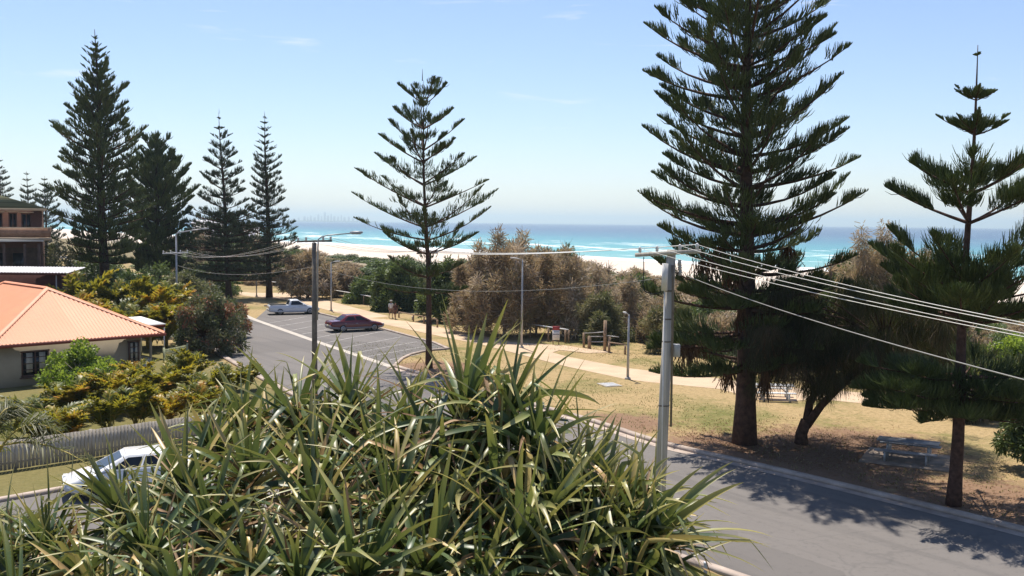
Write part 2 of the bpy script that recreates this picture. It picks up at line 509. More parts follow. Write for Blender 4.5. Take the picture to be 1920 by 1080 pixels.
bands = ramp(nt, mth(nt, 'DIVIDE', mth(nt, 'ADD', nc, mth(nt, 'MULTIPLY', mth(nt, 'SUBTRACT', noise(nt, pos, 0.012, 3), 0.5), 60)), 500.0),
             [(0.40, gray(1.0)), (0.425, gray(0.9)), (0.445, gray(0.0)), (0.56, gray(0.0)), (0.60, gray(0.32)), (0.65, gray(0.38)), (0.68, gray(0.12)), (0.74, gray(0.2)), (0.80, gray(0.22)), (0.90, gray(0.05)), (1.0, gray(0.0))])
foam = ramp(nt, mth(nt, 'ADD', mth(nt, 'MULTIPLY', bands, 0.45), fn), [(0.66, gray(0)), (0.74, gray(1))])
mp3 = nd(nt, 'ShaderNodeMapping')
mp3.inputs['Scale'].default_value = (0.03, 0.07, 0.1)
nt.links.new(mp.outputs[0], mp3.inputs[0])
caps = ramp(nt, noise(nt, mp3.outputs[0], 1.6, 5, 0.65), [(0.665, gray(0)), (0.70, gray(0.95))])
ftot = mth(nt, 'MAXIMUM', foam, caps)
cw = mixc(nt, ftot, cw, (0.80, 0.82, 0.82))
sb = princ(nt, out, cw, 0.45, 0.16, 0, (noise(nt, mp3.outputs[0], 6.0, 5, 0.6), 0.6, 1.2))
nt.links.new(mth(nt, 'ADD', 0.3, mth(nt, 'MULTIPLY', ftot, 0.6)), sb.inputs['Roughness'])
sm = MB()
ns = [195, 240, 300, 400, 600, 1000, 2000, 5000, 12000]
sl = [-9000, -3000, -900, -300, 0, 300, 700, 1500, 3500, 8000, 12500]
NN, SS = np.meshgrid(ns, sl, indexing='ij')
XY = CO + NN[..., None] * NV + SS[..., None] * TV
a, b = NN.shape
ii = np.arange(a - 1)[:, None] * b + np.arange(b - 1)[None]
sm.add(np.dstack([XY, np.full(NN.shape, -3.5)]).reshape(-1, 3), np.stack([ii, ii + b, ii + b + 1, ii + 1], -1).reshape(-1, 4))
tag(sm.build('sea', m), kind='structure')

# ------------------------------------------------------------------ roads, path, kerbs
def sheet(name, pts, mat, z=0.006, kind='structure'):
    b = MB().ngon([(p[0], p[1], z) for p in pts])
    o = b.build(name, mat)
    # make it face up
    me = o.data
    if me.polygons[0].normal.z < 0:
        me.flip_normals()
    return tag(o, kind=kind)
def smoothline(pts, it=2):
    pts = [np.array(p[:2], float) for p in pts]
    for _ in range(it):
        q = [pts[0]]
        for a_, b_ in zip(pts[:-1], pts[1:]):
            q += [0.75 * a_ + 0.25 * b_, 0.25 * a_ + 0.75 * b_]
        q.append(pts[-1])
        pts = q
    return pts
def ribbon(name, pts, w0, z0, h, mat, side=0.0):
    pts = np.array([p[:2] for p in pts], float)
    t = nrm(np.gradient(pts, axis=0))
    nv = np.stack([-t[:, 1], t[:, 0]], 1)
    A, B = pts + nv * (side - w0 / 2), pts + nv * (side + w0 / 2)
    mb = MB()
    k = len(pts)
    if h > 0:
        z = np.full(k, z0)
        zt = np.full(k, z0 + h)
        V = np.stack([np.c_[A, z], np.c_[A + nv * 0.02, zt], np.c_[B - nv * 0.02, zt], np.c_[B, z]], 1)
        mb.loft(V, cap=True)
    else:
        V = np.stack([np.c_[A, np.full(k, z0)], np.c_[B, np.full(k, z0)]], 1)
        i = np.arange(k - 1) * 2
        mb.add(V.reshape(-1, 3), np.stack([i, i + 2, i + 3, i + 1], -1))
    return tag(mb.build(name, mat), kind='structure')

m, nt, out = newmat('asphalt')
pos = posn(nt)
n1 = noise(nt, pos, 0.35, 5, 0.6)
n2 = noise(nt, pos, 90, 3, 0.7)
n4 = noise(nt, pos, 4.0, 5, 0.7)
base = mixc(nt, n1, (0.118, 0.107, 0.099), (0.150, 0.137, 0.127))
base = mixc(nt, mth(nt, 'MULTIPLY', n2, 0.5), base, (0.20, 0.183, 0.17))
# seams and tar cracks along the road
mp = nd(nt, 'ShaderNodeMapping')
mp.inputs['Rotation'].default_value = (0, 0, -math.atan2(0.81, -0.59))
nt.links.new(pos, mp.inputs[0])
mp2 = nd(nt, 'ShaderNodeMapping')
mp2.inputs['Scale'].default_value = (0.05, 0.9, 1)
nt.links.new(mp.outputs[0], mp2.inputs[0])
streak = noise(nt, mp2.outputs[0], 1.0, 4, 0.6)
base = mixc(nt, ramp(nt, streak, [(0.40, gray(0.35)), (0.5, gray(0))]), base, (0.085, 0.08, 0.078))
vo = nd(nt, 'ShaderNodeTexVoronoi', feature='DISTANCE_TO_EDGE', Scale=0.09)
nt.links.new(mth(nt, 'ADD', 0, 0), vo.inputs['Scale']) if False else None
dv = nd(nt, 'ShaderNodeVectorMath', operation='ADD')
nt.links.new(pos, dv.inputs[0])
ns_ = nd(nt, 'ShaderNodeTexNoise', Scale=0.7, Detail=4)
nt.links.new(pos, ns_.inputs['Vector'])
nt.links.new(ns_.outputs['Color'], dv.inputs[1])
nt.links.new(dv.outputs[0], vo.inputs['Vector'])
base = mixc(nt, ramp(nt, vo.outputs['Distance'], [(0.0012, gray(0.35)), (0.0028, gray(0))]), base, (0.085, 0.08, 0.078))
base = mixc(nt, ramp(nt, n4, [(0.34, gray(0.35)), (0.46, gray(0))]), base, (0.075, 0.07, 0.068))
base = mixc(nt, ramp(nt, n4, [(0.6, gray(0)), (0.72, gray(0.3))]), base, (0.19, 0.175, 0.163))
vp = nd(nt, 'ShaderNodeTexVoronoi', Scale=0.11)
vp.distance = 'CHEBYCHEV'
nt.links.new(mp.outputs[0], vp.inputs['Vector'])
sx = nd(nt, 'ShaderNodeSeparateColor')
nt.links.new(vp.outputs['Color'], sx.inputs[0])
base = mixc(nt, ramp(nt, sx.outputs[0], [(0.80, gray(0)), (0.81, gray(0.35))]), base, (0.092, 0.085, 0.08))
princ(nt, out, base, 0.88, 0.25, 0, (n2, 0.3, 0.01))
M['asphalt'] = m

KR = smoothline([(26.5, 15.0), (15.9, 29.6), G2(1440, 881), G2(1237, 836), G2(1120, 796), G2(1060, 779), (-1.6, 54.0), (-5.2, 59.3), G2(735, 688)], 2)
KL = smoothline([(17.0, 12.0), G2(1400, 1083), G2(1242, 1036), (-1.6, 36.6), (-8.4, 47.0), G2(434, 677), G2(388, 645), (-30.5, 89.5), (-47.0, 120.0), (-72.0, 168.0), (-150, 310)], 2)
BE = [G2(735, 688), G2(600, 642.5), G2(478, 599.5), (-33.5, 112.0), (-62, 165), (-138, 310)]
road = list(KR) + [np.array(p) for p in BE[1:]] + list(KL)[::-1]
sheet('road', road, M['asphalt'], 0.006)
bay_back = [G2(840, 656), G2(812, 644), G2(700, 613.5), G2(595, 588), G2(508, 573)]
sheet('car_park', [G2(735, 688), G2(757, 669), G2(800, 659), *bay_back, G2(478, 599.5)], M['asphalt'], 0.010)
# side street towards the lower left
c1, c2 = np.array([-6.3, 43.2]), np.array([-0.9, 35.6])
dvec = np.array([-0.7071, -0.7071])
far0, near0 = np.array([-15.2, 33.4]), np.array([-9.4, 27.6])
sheet('side_street', [c1 + (0.6, 0.6), far0 + (1.8, 1.8) , far0 + dvec * 60, near0 + dvec * 60, near0 + (5.0, 5.0), c2 + (0.7, 0.5)], M['asphalt'], 0.012)
ribbon('kerb', KR, 0.32, 0, 0.14, M['kerb'], -0.16)
ribbon('kerb_gutter', KR, 0.42, 0.016, 0, M['kerb'], 0.22)
kl = [p for p in KL if p[1] < 35.3]
ribbon('kerb_near_side', kl, 0.30, 0, 0.13, M['kerb'], 0.15)
ribbon('kerb_house_side', [p for p in KL if 43.5 < p[1] < 170], 0.36, 0, 0.13, M['kerb'], 0.18)
ribbon('kerb_side_street', [far0 + dvec * 40, far0, far0 + (6, 6), c1 + (-0.6, -0.2)], 0.3, 0, 0.13, M['kerb'], 0.15)
ribbon('kerb_bays', smoothline([G2(735, 688), G2(757, 668.5), G2(800, 658), G2(838, 655)], 1) + [np.array(p) for p in bay_back[1:]] + [np.array(G2(498, 574.5))], 0.22, 0, 0.13, M['kerb'], -0.11)
ribbon('bay_edge_strip', [G2(737, 689), G2(600, 643), G2(476, 599), (-33.5, 112)], 0.55, 0.016, 0, M['concrete'], 0.0)
lines = [((665, 662), (782, 641)), ((690, 669), (808, 648)), ((640, 653), (752, 632)), ((612, 643), (716, 622)), ((588, 635), (672, 618)), ((566, 627), (648, 611.5)), ((545, 620), (622, 605)), ((524, 612), (600, 599)), ((505, 606), (575, 594)), ((716, 678), (790, 664))]
mb = MB()
for a_, b_ in lines:
    A, B = np.array(G2(*a_)), np.array(G2(*b_))
    t = nrm(B - A)
    q = np.array([-t[1], t[0]]) * 0.045
    mb.add([(*(A - q), .02), (*(B - q), .02), (*(B + q), .02), (*(A + q), .02)], np.array([[0, 1, 2, 3]]))
tag(mb.build('road_markings', M['line']), kind='structure')

up_ = [(380, 533), (430, 543), (470, 549), (520, 549.5), (556, 549), (580, 553), (610, 562.5), (680, 581), (745, 597), (815, 612), (905, 630), (960, 641.5), (1010, 645), (1060, 648), (1090, 653), (1140, 658.5), (1150, 661), (1100, 662), (1050, 656.5), (1036, 661), (1060, 668), (1110, 678), (1175, 690), (1272, 702.5), (1355, 710.5), (1450, 725), (1530, 729), (1620, 737), (1760, 745), (1990, 757)]
lo_ = [(1990, 800), (1760, 772), (1620, 757), (1530, 748), (1480, 753.5), (1420, 750), (1352, 730), (1210, 716), (1172, 711), (1060, 687), (960, 661), (900, 645.5), (850, 636), (715, 607), (600, 578), (560, 566), (520, 561), (470, 556), (430, 551), (380, 544)]
sheet('footpath', [G2(*p) for p in up_] + [G2(*p) for p in lo_], M['pathcon'], 0.014)
# ------------------------------------------------------------------ Norfolk Island pines
def pine(name, label, base, height, whorls, tr, blen=0.5, per=90, brad=0.022, mat='pine', bark='bark', top=(0, 0), sides=3, dead=0, group='Norfolk Island pines', seed=0, bare=0.0, dens=1.0, spiketop=0.0):
    """whorls: (z, length, slope at trunk, extra rise towards the tip, branches, share of the branch left bare)"""
    global rng
    keep = rng
    rng = np.random.default_rng(100 + seed)
    t = thing(name, label, 'pine tree', (base[0], base[1], 0), 0, group)
    tk = MB()
    zz = np.linspace(0, 1, 14)
    wob = np.stack([top[0] * zz + 0.06 * np.sin(zz * 9 + seed), top[1] * zz + 0.06 * np.cos(zz * 7 + seed), zz * height], 1)
    wob[0, 2] = -0.3
    rr = tr * np.interp(zz, [0, 0.03, 0.08, 1], [1.35, 1.12, 1.0, 0.05])
    tk.tube(wob, rr, 10)
    cr = MB()
    dd = MB()
    def trunk_at(z):
        f = np.clip(z / height, 0, 1)
        return np.array([np.interp(f, zz, wob[:, 0]), np.interp(f, zz, wob[:, 1]), z])
    for (z, L, sl, ri, nb, t0) in whorls:
        a0 = rng.uniform(0, 6.28)
        for bi in range(nb):
            az = a0 + bi * 2 * math.pi / nb + rng.normal(0, 0.12)
            Lb = L * rng.uniform(0.72, 1.08)
            s_, r_ = sl + rng.normal(0, 0.06), ri + rng.normal(0, 0.05)
            hd = np.array([math.cos(az), math.sin(az), 0])
            side = np.array([-hd[1], hd[0], 0])
            sw = rng.normal(0, 0.06)
            o = trunk_at(z + rng.normal(0, 0.05))
            def cv(u):
                u = np.asarray(u)[..., None]
                return o + Lb * (hd * u * (1 - 0.10 * u) + side * sw * u * u + np.array([0, 0, 1.0]) * (s_ * u + r_ * u ** 2.2))
            tk.tube(cv(np.linspace(0, 1, 6)), np.linspace(max(0.012, min(tr * 0.3, 0.018 * Lb + 0.008)), 0.008, 6), 4, cap=False)
            n = int(per * dens * (0.35 + 0.65 * min(1, Lb / 3.5)))
            # tips are always full, the inside stands in clumps with gaps
            nt_ = int(n * 0.30)
            u = [1 - 0.24 * rng.beta(1.0, 1.2, nt_)]
            nin = n - nt_
            ncl = max(2, int(4 + 4 * rng.random()))
            cc = rng.uniform(t0, 0.86, ncl)
            u.append(np.clip(cc[rng.integers(0, ncl, nin)] + rng.normal(0, 0.034, nin), t0 * 0.9, 1))
            u = np.concatenate(u)
            sidek = rng.choice([-1, 1], len(u)) * rng.uniform(0.15, 0.9, len(u))
            tang = nrm(cv(np.clip(u + 0.02, 0, 1.02)) - cv(u))
            l = min(blen, 0.42 * Lb + 0.04) * rng.uniform(0.6, 1.1, len(u)) * (np.clip((1.04 - u) / 0.20, 0.22, 1.0) if Lb > 1.7 else np.clip(1.1 - u, 0.14, 1.0))
            d = nrm(tang * rng.uniform(0.45, 0.8, (len(u), 1)) + side * sidek[:, None] * 0.75 + np.array([0, 0, 1]) * rng.uniform(0.35, 0.95, (len(u), 1)) + rng.normal(0, 0.22, (len(u), 3)))
            p0 = cv(u)
            # side twigs on long branches carry the clumps away from the axis
            if Lb > 1.8:
                inn = (u < 0.8)
                k = rng.uniform(0, 1, len(u)) ** 1.3 * 0.16 * Lb * inn
                p0 = p0 + side * (np.sign(sidek) * k)[:, None] + np.array([0, 0, 1]) * (k * 0.15)[:, None]
            p1 = p0 + d * (l * 0.5)[:, None]
            p2 = p1 + nrm(d + np.array([0, 0, 0.55])) * (l * 0.5)[:, None]
            r = brad * rng.uniform(0.8, 1.25, len(u))
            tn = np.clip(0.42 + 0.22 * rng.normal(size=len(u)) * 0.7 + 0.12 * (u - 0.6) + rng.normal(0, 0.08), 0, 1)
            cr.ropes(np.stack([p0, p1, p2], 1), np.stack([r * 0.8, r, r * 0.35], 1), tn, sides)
            if dead and z < height * 0.36 and rng.random() < dead:
                nd_ = int(per * 0.35)
                ud = rng.uniform(0.15, 0.75) + rng.normal(0, 0.05, nd_)
                p0 = cv(ud) + rng.normal(0, 0.06, (nd_, 3))
                dn_ = nrm(np.array([0, 0, -1.0]) + rng.normal(0, 0.22, (nd_, 3)))
                ld = blen * rng.uniform(0.8, 2.0, nd_)
                dd.ropes(np.stack([p0, p0 + dn_ * (ld * .5)[:, None], p0 + dn_ * ld[:, None]], 1), np.full((nd_, 3), brad * 0.9), rng.uniform(0, 1, nd_), sides)
    if spiketop:
        tk.tube([(top[0], top[1], height - 0.05), (top[0], top[1], height + spiketop)], [0.03, 0.008], 4)
    tk.build('trunk', M[bark], t, smooth=True)
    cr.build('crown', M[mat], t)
    if dd.n:
        dd.build('dead_fronds', M['dead'], t)
    rng = keep
    return t

def wy(px, d, rows, f=1.0):
    """whorls read off as (height in the picture, half width, slope, rise, branches, bare share) for a tree at distance d"""
    return [(zat(px, y, d), hw / F * d * f, s, r, nb, t0) for (y, hw, s, r, nb, t0) in rows]

# big pine by the road
b6 = G(1397, 832)
d6 = b6[1]
rows = []
for i, y in enumerate(np.arange(-235, 545, 31)):
    hw = np.interp(y, [-235, -150, -60, 20, 100, 220, 330, 430, 480, 545], [22, 75, 135, 175, 195, 205, 232, 240, 215, 200])
    rows.append((y + rng.normal(0, 5), hw * rng.uniform(0.95, 1.2 if y < 360 else 1.0), np.interp(y, [-235, 0, 300, 545], [0.55, 0.30, 0.16, 0.02]), np.interp(y, [-235, 0, 300, 545], [0.1, 0.22, 0.24, 0.16]), 5 if i % 3 else 6, 0.16))
for y in (556, 578, 622, 640, 676, 694):
    rows.append((y, np.interp(y, [548, 640, 690], [215, 225, 190]), -0.05 if y < 610 else -0.12, 0.15, 6, 0.24))
pine('pine_tree', 'tallest dark pine by the road, its crown running out of the top of the picture', b6, zat(1380, -262, d6), wy(1390, d6, rows), 0.42, 0.62, 235, 0.0185, top=(-0.45, 0), dead=0.3, seed=6)

# open young pine at the right edge
b7 = G(1786, 948)
d7 = b7[1]
rows = [(103, 9, 0.25, 0.15, 5, 0.0), (186, 44, 0.28, 0.12, 6, 0.03), (247, 70, 0.30, 0.14, 7, 0.03), (362, 150, 0.42, 0.12, 6, 0.22), (418, 185, 0.36, 0.12, 5, 0.42),
        (528, 205, 0.48, 0.10, 5, 0.16), (545, 205, 0.22, 0.18, 6, 0.14), (570, 215, 0.18, 0.18, 6, 0.16), (592, 235, 0.10, 0.18, 6, 0.18), (612, 235, 0.04, 0.17, 5, 0.22), (706, 245, -0.02, 0.16, 7, 0.18), (728, 255, -0.06, 0.16, 9, 0.16), (748, 240, -0.14, 0.16, 8, 0.2), (766, 205, -0.22, 0.14, 5, 0.25)]
pine('pine_tree', 'young pine at the right edge with a long bare leader and widely spaced tiers', b7, zat(1817, 84, d7), wy(1800, d7, rows), 0.21, 0.62, 430, 0.0135, bark='barkred', top=(0.25, 0.0), dead=0.0, seed=7)

# open pine in the middle
b5 = G(806, 690)
d5 = b5[1]
rows = [(196, 55, 0.62, 0.1, 6, 0.25), (243, 82, 0.52, 0.1, 5, 0.25), (283, 90, 0.58, 0.08, 4, 0.3), (305, 92, 0.46, 0.1, 5, 0.25), (347, 124, 0.42, 0.1, 5, 0.2), (388, 140, 0.36, 0.1, 5, 0.2), (428, 158, 0.28, 0.14, 5, 0.2), (452, 140, 0.22, 0.16, 4, 0.2), (474, 112, 0.2, 0.2, 5, 0.2), (520, 95, 0.1, 0.2, 5, 0.2), (548, 100, -0.05, 0.2, 5, 0.25)]
pine('pine_tree', 'slender pine in the middle with thin straight tiers, at the end of the parking bays', b5, zat(788, 150, d5), wy(795, d5, rows, 1.1), 0.20, 0.43, 240, 0.020, top=(-0.55, 0), seed=5, spiketop=0.7)

# far left group
d1 = 96.0
rows = []
for y in np.arange(74, 500, 13.5):
    hw = np.interp(y, [74, 120, 170, 240, 300, 350, 430, 500], [9, 30, 45, 72, 108, 112, 118, 90])
    rows.append((y, hw * rng.uniform(0.8, 1.08), np.interp(y, [74, 250, 500], [0.6, 0.42, 0.0]), 0.14, 6, 0.12))
b1 = P(198, 540, d1)
pine('pine_tree', 'tallest pine of the left group, broad and dense, behind the red roofed house', b1, zat(185, 55, d1), wy(195, d1, rows), 0.5, 0.75, 120, 0.034, top=(-0.6, 0), seed=1)
d2 = 116.0
rows = []
for y in np.arange(262, 520, 11):
    hw = np.interp(y, [262, 290, 330, 420, 520], [12, 40, 66, 92, 80])
    rows.append((y, hw * rng.uniform(0.6, 1.1), np.interp(y, [262, 400, 520], [0.7, 0.35, 0.0]), 0.2, 6, 0.2))
b2 = P(296, 545, d2)
pine('pine_tree', 'rounded bushy dark pine without a spire beside the tallest pine of the left group', b2, zat(286, 250, d2), wy(290, d2, rows), 0.42, 1.0, 130, 0.045, seed=2)
b3 = G(430, 560)
d3 = b3[1]
rows = [(222, 5, .3, .1, 5, 0), (243, 13, .35, .1, 6, 0.05), (262, 26, .45, .1, 5, 0.2), (281, 32, .4, .1, 5, 0.2), (300, 38, .4, .1, 5, 0.25), (318, 44, .35, .1, 5, 0.25), (338, 48, .35, .1, 5, 0.25), (356, 52, .32, .1, 5, 0.25), (372, 55, .3, .1, 5, 0.2), (392, 62, .3, .1, 5, 0.2)]
rows += [(y, np.interp(y, [405, 440, 520], [78, 112, 118]), 0.12 if y < 450 else -0.04, 0.12, 8, 0.1) for y in np.arange(408, 526, 9.0)]
pine('pine_tree', 'thin spired pine with see-through upper tiers, left of the pair beyond the utility car', b3, zat(407, 212, d3), wy(418, d3, rows), 0.32, 0.62, 95, 0.034, 'pinefar', top=(-1.0, 0), seed=3, spiketop=0.6)
b4 = G(506, 558)
d4 = b4[1]
rows = [(222, 5, .3, .1, 5, 0), (232, 10, .3, .1, 6, 0)]
for y in np.arange(246, 522, 13):
    rows.append((y, np.interp(y, [246, 300, 400, 450, 520], [16, 30, 50, 72, 74]) * rng.uniform(0.85, 1.06), 0.35 if y < 400 else 0.12, 0.12, 6, 0.12))
pine('pine_tree', 'narrow evenly tiered pine, right of the pair beyond the utility car', b4, zat(495, 216, d4), wy(500, d4, rows), 0.34, 0.6, 66, 0.034, 'pinefar', top=(-0.5, 0), seed=4, spiketop=0.5)
for i, (px, yt, d, hw, lb) in enumerate(((4, 296, 230, 34, 'faint distant pine cut off by the left edge above the green tiled roof'), (55, 320, 215, 26, 'small distant pine rising just behind the green tiled roof'), (88, 330, 190, 40, 'small distant pine between the green tiled roof and the tallest left pine'))):
    rows = [(y, np.interp(y, [yt, yt + 60, 520], [4, hw * 0.8, hw * 1.3]), 0.35, 0.1, 6, 0.15) for y in np.arange(yt + 8, 500, 12.0)]
    pine('pine_tree', lb, P(px, 520, d), zat(px, yt, d), wy(px, d, rows), 0.3, 0.8, 40, 0.06, 'pinefar', seed=20 + i)

lb_ = MB()
nl_ = 9000
ci = rng.integers(0, 4, nl_)
cx_ = np.array([[b6[0], b6[1] - 2], [b7[0], b7[1] - 1], [12.5, 41.0], [9, 41]])[ci]
pxy = cx_ + rng.normal(0, 3.0, (nl_, 2))
ok = ncoord(pxy[:, 0], pxy[:, 1]) > 0.8
pxy = pxy[ok]
az_ = rng.uniform(0, 6.28, len(pxy))
ln = rng.uniform(.05, .16, len(pxy))
p0 = np.c_[pxy, rng.uniform(.012, .03, len(pxy))]
dd_ = np.c_[np.cos(az_), np.sin(az_), rng.normal(0, .1, len(pxy))]
lb_.ribbons(np.stack([p0, p0 + dd_ * ln[:, None]], 1), np.repeat((np.c_[-np.sin(az_), np.cos(az_), np.zeros(len(pxy))] * .014)[:, None], 2, 1), rng.uniform(0, 1, len(pxy)))
tag(lb_.build('leaf_litter', M['dead']), kind='stuff')
gb_ = MB()
ng_ = 60000
cand = np.c_[rng.uniform(-12, 26, ng_), rng.uniform(26, 76, ng_)]
cn_ = ncoord(cand[:, 0], cand[:, 1])
nearv = (cn_ < -10.6) & (cand[:, 1] < 34) & (cand[:, 0] > 2)
okk = ((cn_ > 0.4) & (cn_ < 8.6)) | ((cn_ > 14.5) & (cn_ < 24)) | nearv
clump = np.sin(cand[:, 0] * 2.1 + np.sin(cand[:, 1] * 1.3) * 2) * np.sin(cand[:, 1] * 1.7 + np.cos(cand[:, 0]) * 2) + rng.normal(0, .5, ng_)
cand = cand[okk & (clump > 0.1)]
k_ = len(cand)
hh = rng.uniform(.03, .085, k_)
az_ = rng.uniform(0, 6.28, k_)
p0 = np.c_[cand, np.zeros(k_)]
tip = p0 + np.c_[rng.normal(0, .35, k_) * hh, rng.normal(0, .35, k_) * hh, hh]
gb_.ribbons(np.stack([p0, tip], 1), (np.c_[np.cos(az_), np.sin(az_), np.zeros(k_)] * .02)[:, None] * np.array([1, .15])[None, :, None], rng.uniform(0, 1, k_))
M['grassblade'] = foliage('dry_grass_blades', [(0.0, (0.08, 0.10, 0.03)), (0.5, (0.20, 0.18, 0.07)), (1.0, (0.42, 0.32, 0.16))], 0.8, 0.1, 0.3)
tag(gb_.build('grass', M['grassblade']), kind='stuff')
# ------------------------------------------------------------------ shrubs and small trees
def crown_points(clumps, per, spread):
    C = np.asarray(clumps, float)
    k = len(C)
    idx = np.repeat(np.arange(k), per)
    v = rng.normal(size=(len(idx), 3))
    v = nrm(v) * (rng.uniform(0, 1, len(idx)) ** 0.45)[:, None]
    return C[idx] + v * np.asarray(spread), v, idx
def leafy(mb, clumps, per, spread, l, wd, droop=0.0, up=0.0, ribbonk=2, tint=0.5, tvar=0.25):
    p, v, idx = crown_points(clumps, per, spread)
    n = len(p)
    d = nrm(v * 0.8 + rng.normal(0, 0.6, (n, 3)) + np.array([0, 0, up - droop]))
    ll = l * rng.uniform(0.55, 1.25, n)
    pts = np.stack([p + d * (ll * k / (ribbonk - 1))[:, None] + np.array([0, 0, -droop * 0.25 * (k / (ribbonk - 1)) ** 2]) * ll[:, None] for k in range(ribbonk)], 1)
    s0 = nrm(np.cross(d, nrm(rng.normal(size=(n, 3)))))
    wk = np.ones(ribbonk) if ribbonk == 2 else np.interp(np.linspace(0, 1, ribbonk), [0, 0.4, 1], [0.35, 1, 0.1])
    sd = s0[:, None] * (wd / 2 * wk)[None, :, None] * rng.uniform(0.7, 1.2, (n, 1, 1))
    ct = rng.normal(0, tvar * 0.8, len(clumps))
    mb.ribbons(pts, sd, np.clip(tint + ct[idx] + rng.normal(0, tvar * 0.55, n), 0, 1))
def clump_set(rx, ry, h, n, lo=0.12, top=1.0):
    """clump centres spread through an uneven dome"""
    out_ = []
    while len(out_) < n:
        p = rng.uniform(-1, 1, 3)
        p[2] = abs(p[2])
        rr_ = math.sqrt(p[0] ** 2 + p[1] ** 2 + p[2] ** 2)
        if 0.35 < rr_ < 1.0 or (rr_ < 0.35 and rng.random() < 0.3):
            out_.append((p[0] * rx, p[1] * ry, h * (lo + (top - lo) * p[2])))
    return out_
def limbs(mb, base, clumps, r0, fork):
    base = np.asarray(base, float)
    f = base + np.array([0.0, 0, fork])
    mb.tube([base + (0, 0, -0.15), base + (0.03, 0.02, fork * 0.5), f], [r0 * 1.2, r0, r0 * 0.85], 7)
    for c in clumps:
        c = np.asarray(c, float)
        mid = f * 0.5 + c * 0.5 + rng.normal(0, 0.12, 3) * np.linalg.norm(c - f) * 0.5
        mb.tube([f, mid, c], [r0 * 0.55, r0 * 0.3, r0 * 0.08], 4, cap=False)
def shrub(name, label, cat, loc, rx, h, mat, bark='barkgrey', n=18, per=120, l=0.4, wd=0.07, droop=0.2, up=0.0, group=None, spread=0.22, fork=0.3, r0=0.09, twigs=0, lo=0.12, k=2, tint=0.5, ry=None, tvar=0.25):
    t = thing(name, label, cat, loc, 0, group)
    cl = clump_set(rx * 0.85, (ry or rx) * 0.85, h * 0.92, n, lo)
    tb = MB()
    limbs(tb, (0, 0, 0), cl, r0, h * fork)
    for i in range(twigs):
        a = np.asarray(cl[rng.integers(0, n)])
        e = a + nrm(rng.normal(0, 1, 3) + a * np.array([1, 1, 0]) / rx + np.array([0, 0, 0.8])) * rng.uniform(0.4, 1.1) * rx * 0.4
        tb.tube([a, (a + e) / 2 + rng.normal(0, 0.05, 3), e], [0.022, 0.016, 0.006], 3, cap=False)
    tb.build('trunk', M[bark], t)
    cr = MB()
    leafy(cr, cl, per, (rx * spread * 1.4, rx * spread * 1.4, h * spread), l, wd, droop, up, k, tint, tvar)
    cr.build('crown', M[mat], t)
    return t

# casuarinas and dune scrub on the seaward side
def dune_d(px, n):
    k = (px - 960) / F
    return (n + float(CO @ NV)) / (NV[0] * k + NV[1])
def dune_at(px, n):
    d = dune_d(px, n)
    x = (px - 960) / F * d
    s = (x - CO[0]) * TV[0] + (d - CO[1]) * TV[1]
    return x, d, float(hterr(np.array(n), np.array(s)))
protos = {}
def proto(kind, i):
    if (kind, i) in protos:
        return protos[(kind, i)]
    kw = {'brown': dict(mat='brownfol', n=42, per=130, l=0.40, wd=0.055, droop=0.15, up=0.25, twigs=90, tint=0.45, spread=0.12, tvar=0.42),
          'olive': dict(mat='greyfol', n=40, per=130, l=0.36, wd=0.06, droop=0.1, up=0.2, twigs=60, spread=0.12, tvar=0.4),
          'green': dict(mat='greenfol', n=26, per=220, l=0.30, wd=0.085, droop=0.1, up=0.2, twigs=6, spread=0.22)}[kind]
    t = shrub('dune_shrub', 'x', 'shrub', (0, 0, -50), 2.4, 3.0, **kw)
    protos[(kind, i)] = [t, False]
    return protos[(kind, i)]
SIL = ([300, 400, 480, 540, 600, 640, 700, 740, 800, 870, 1000, 1080, 1130, 1200, 1300, 1400, 1500, 1560, 1600, 1700, 1790, 1830, 1870, 1960],
       [452, 440, 448, 462, 472, 488, 492, 484, 492, 500, 470, 480, 500, 512, 545, 552, 540, 500, 470, 470, 520, 590, 618, 610])
LABELS = {'brown': 'dry brown shrub in the tangled dune scrub between footpath and beach', 'olive': 'olive grey shrub in the tangled dune scrub between footpath and beach', 'green': 'dense dark green bush in the dune scrub between footpath and beach'}
cnt = 0
for row, n in enumerate((27, 33, 40, 50, 63)):
    for px in np.arange(300, 1990, (44, 44, 42, 40, 42)[row]):
        pxj = px + rng.uniform(-16, 16)
        x, d, z0 = dune_at(pxj, n + rng.uniform(-3, 3))
        ys = np.interp(pxj, *SIL) + (38, 24, 12, 2, -6)[row] + rng.uniform(-8, 10)
        top = max(zat(pxj, ys, d), z0 + 1.3)
        h = min(top - z0, 7.5)
        g = 0.75 if 690 < pxj < 880 else (0.5 if pxj > 1800 else 0.18)
        u = rng.random()
        kind = 'green' if u < g else ('brown' if u < g + (1 - g) * 0.7 else 'olive')
        pr = proto(kind, int(rng.integers(0, 3)))
        o = pr[0] if not pr[1] else copy_tree(pr[0])
        pr[1] = True
        wdt = rng.uniform(1.9, 2.9) * max(0.75, min(1.7, d / 85))
        o.location = (x, d, z0 - 0.1)
        o.rotation_euler = (0, 0, rng.uniform(0, 6.28))
        o.scale = (wdt / 2.4, wdt / 2.4, h / 3.0)
        o['label'] = LABELS[kind]
        o['group'] = {'brown': 'brown dune shrubs', 'olive': 'olive dune shrubs', 'green': 'green dune bushes'}[kind]
for k_, v_ in list(protos.items()):
    if not v_[1]:
        for ch in list(v_[0].children):
            bpy.data.objects.remove(ch)
        bpy.data.objects.remove(v_[0])

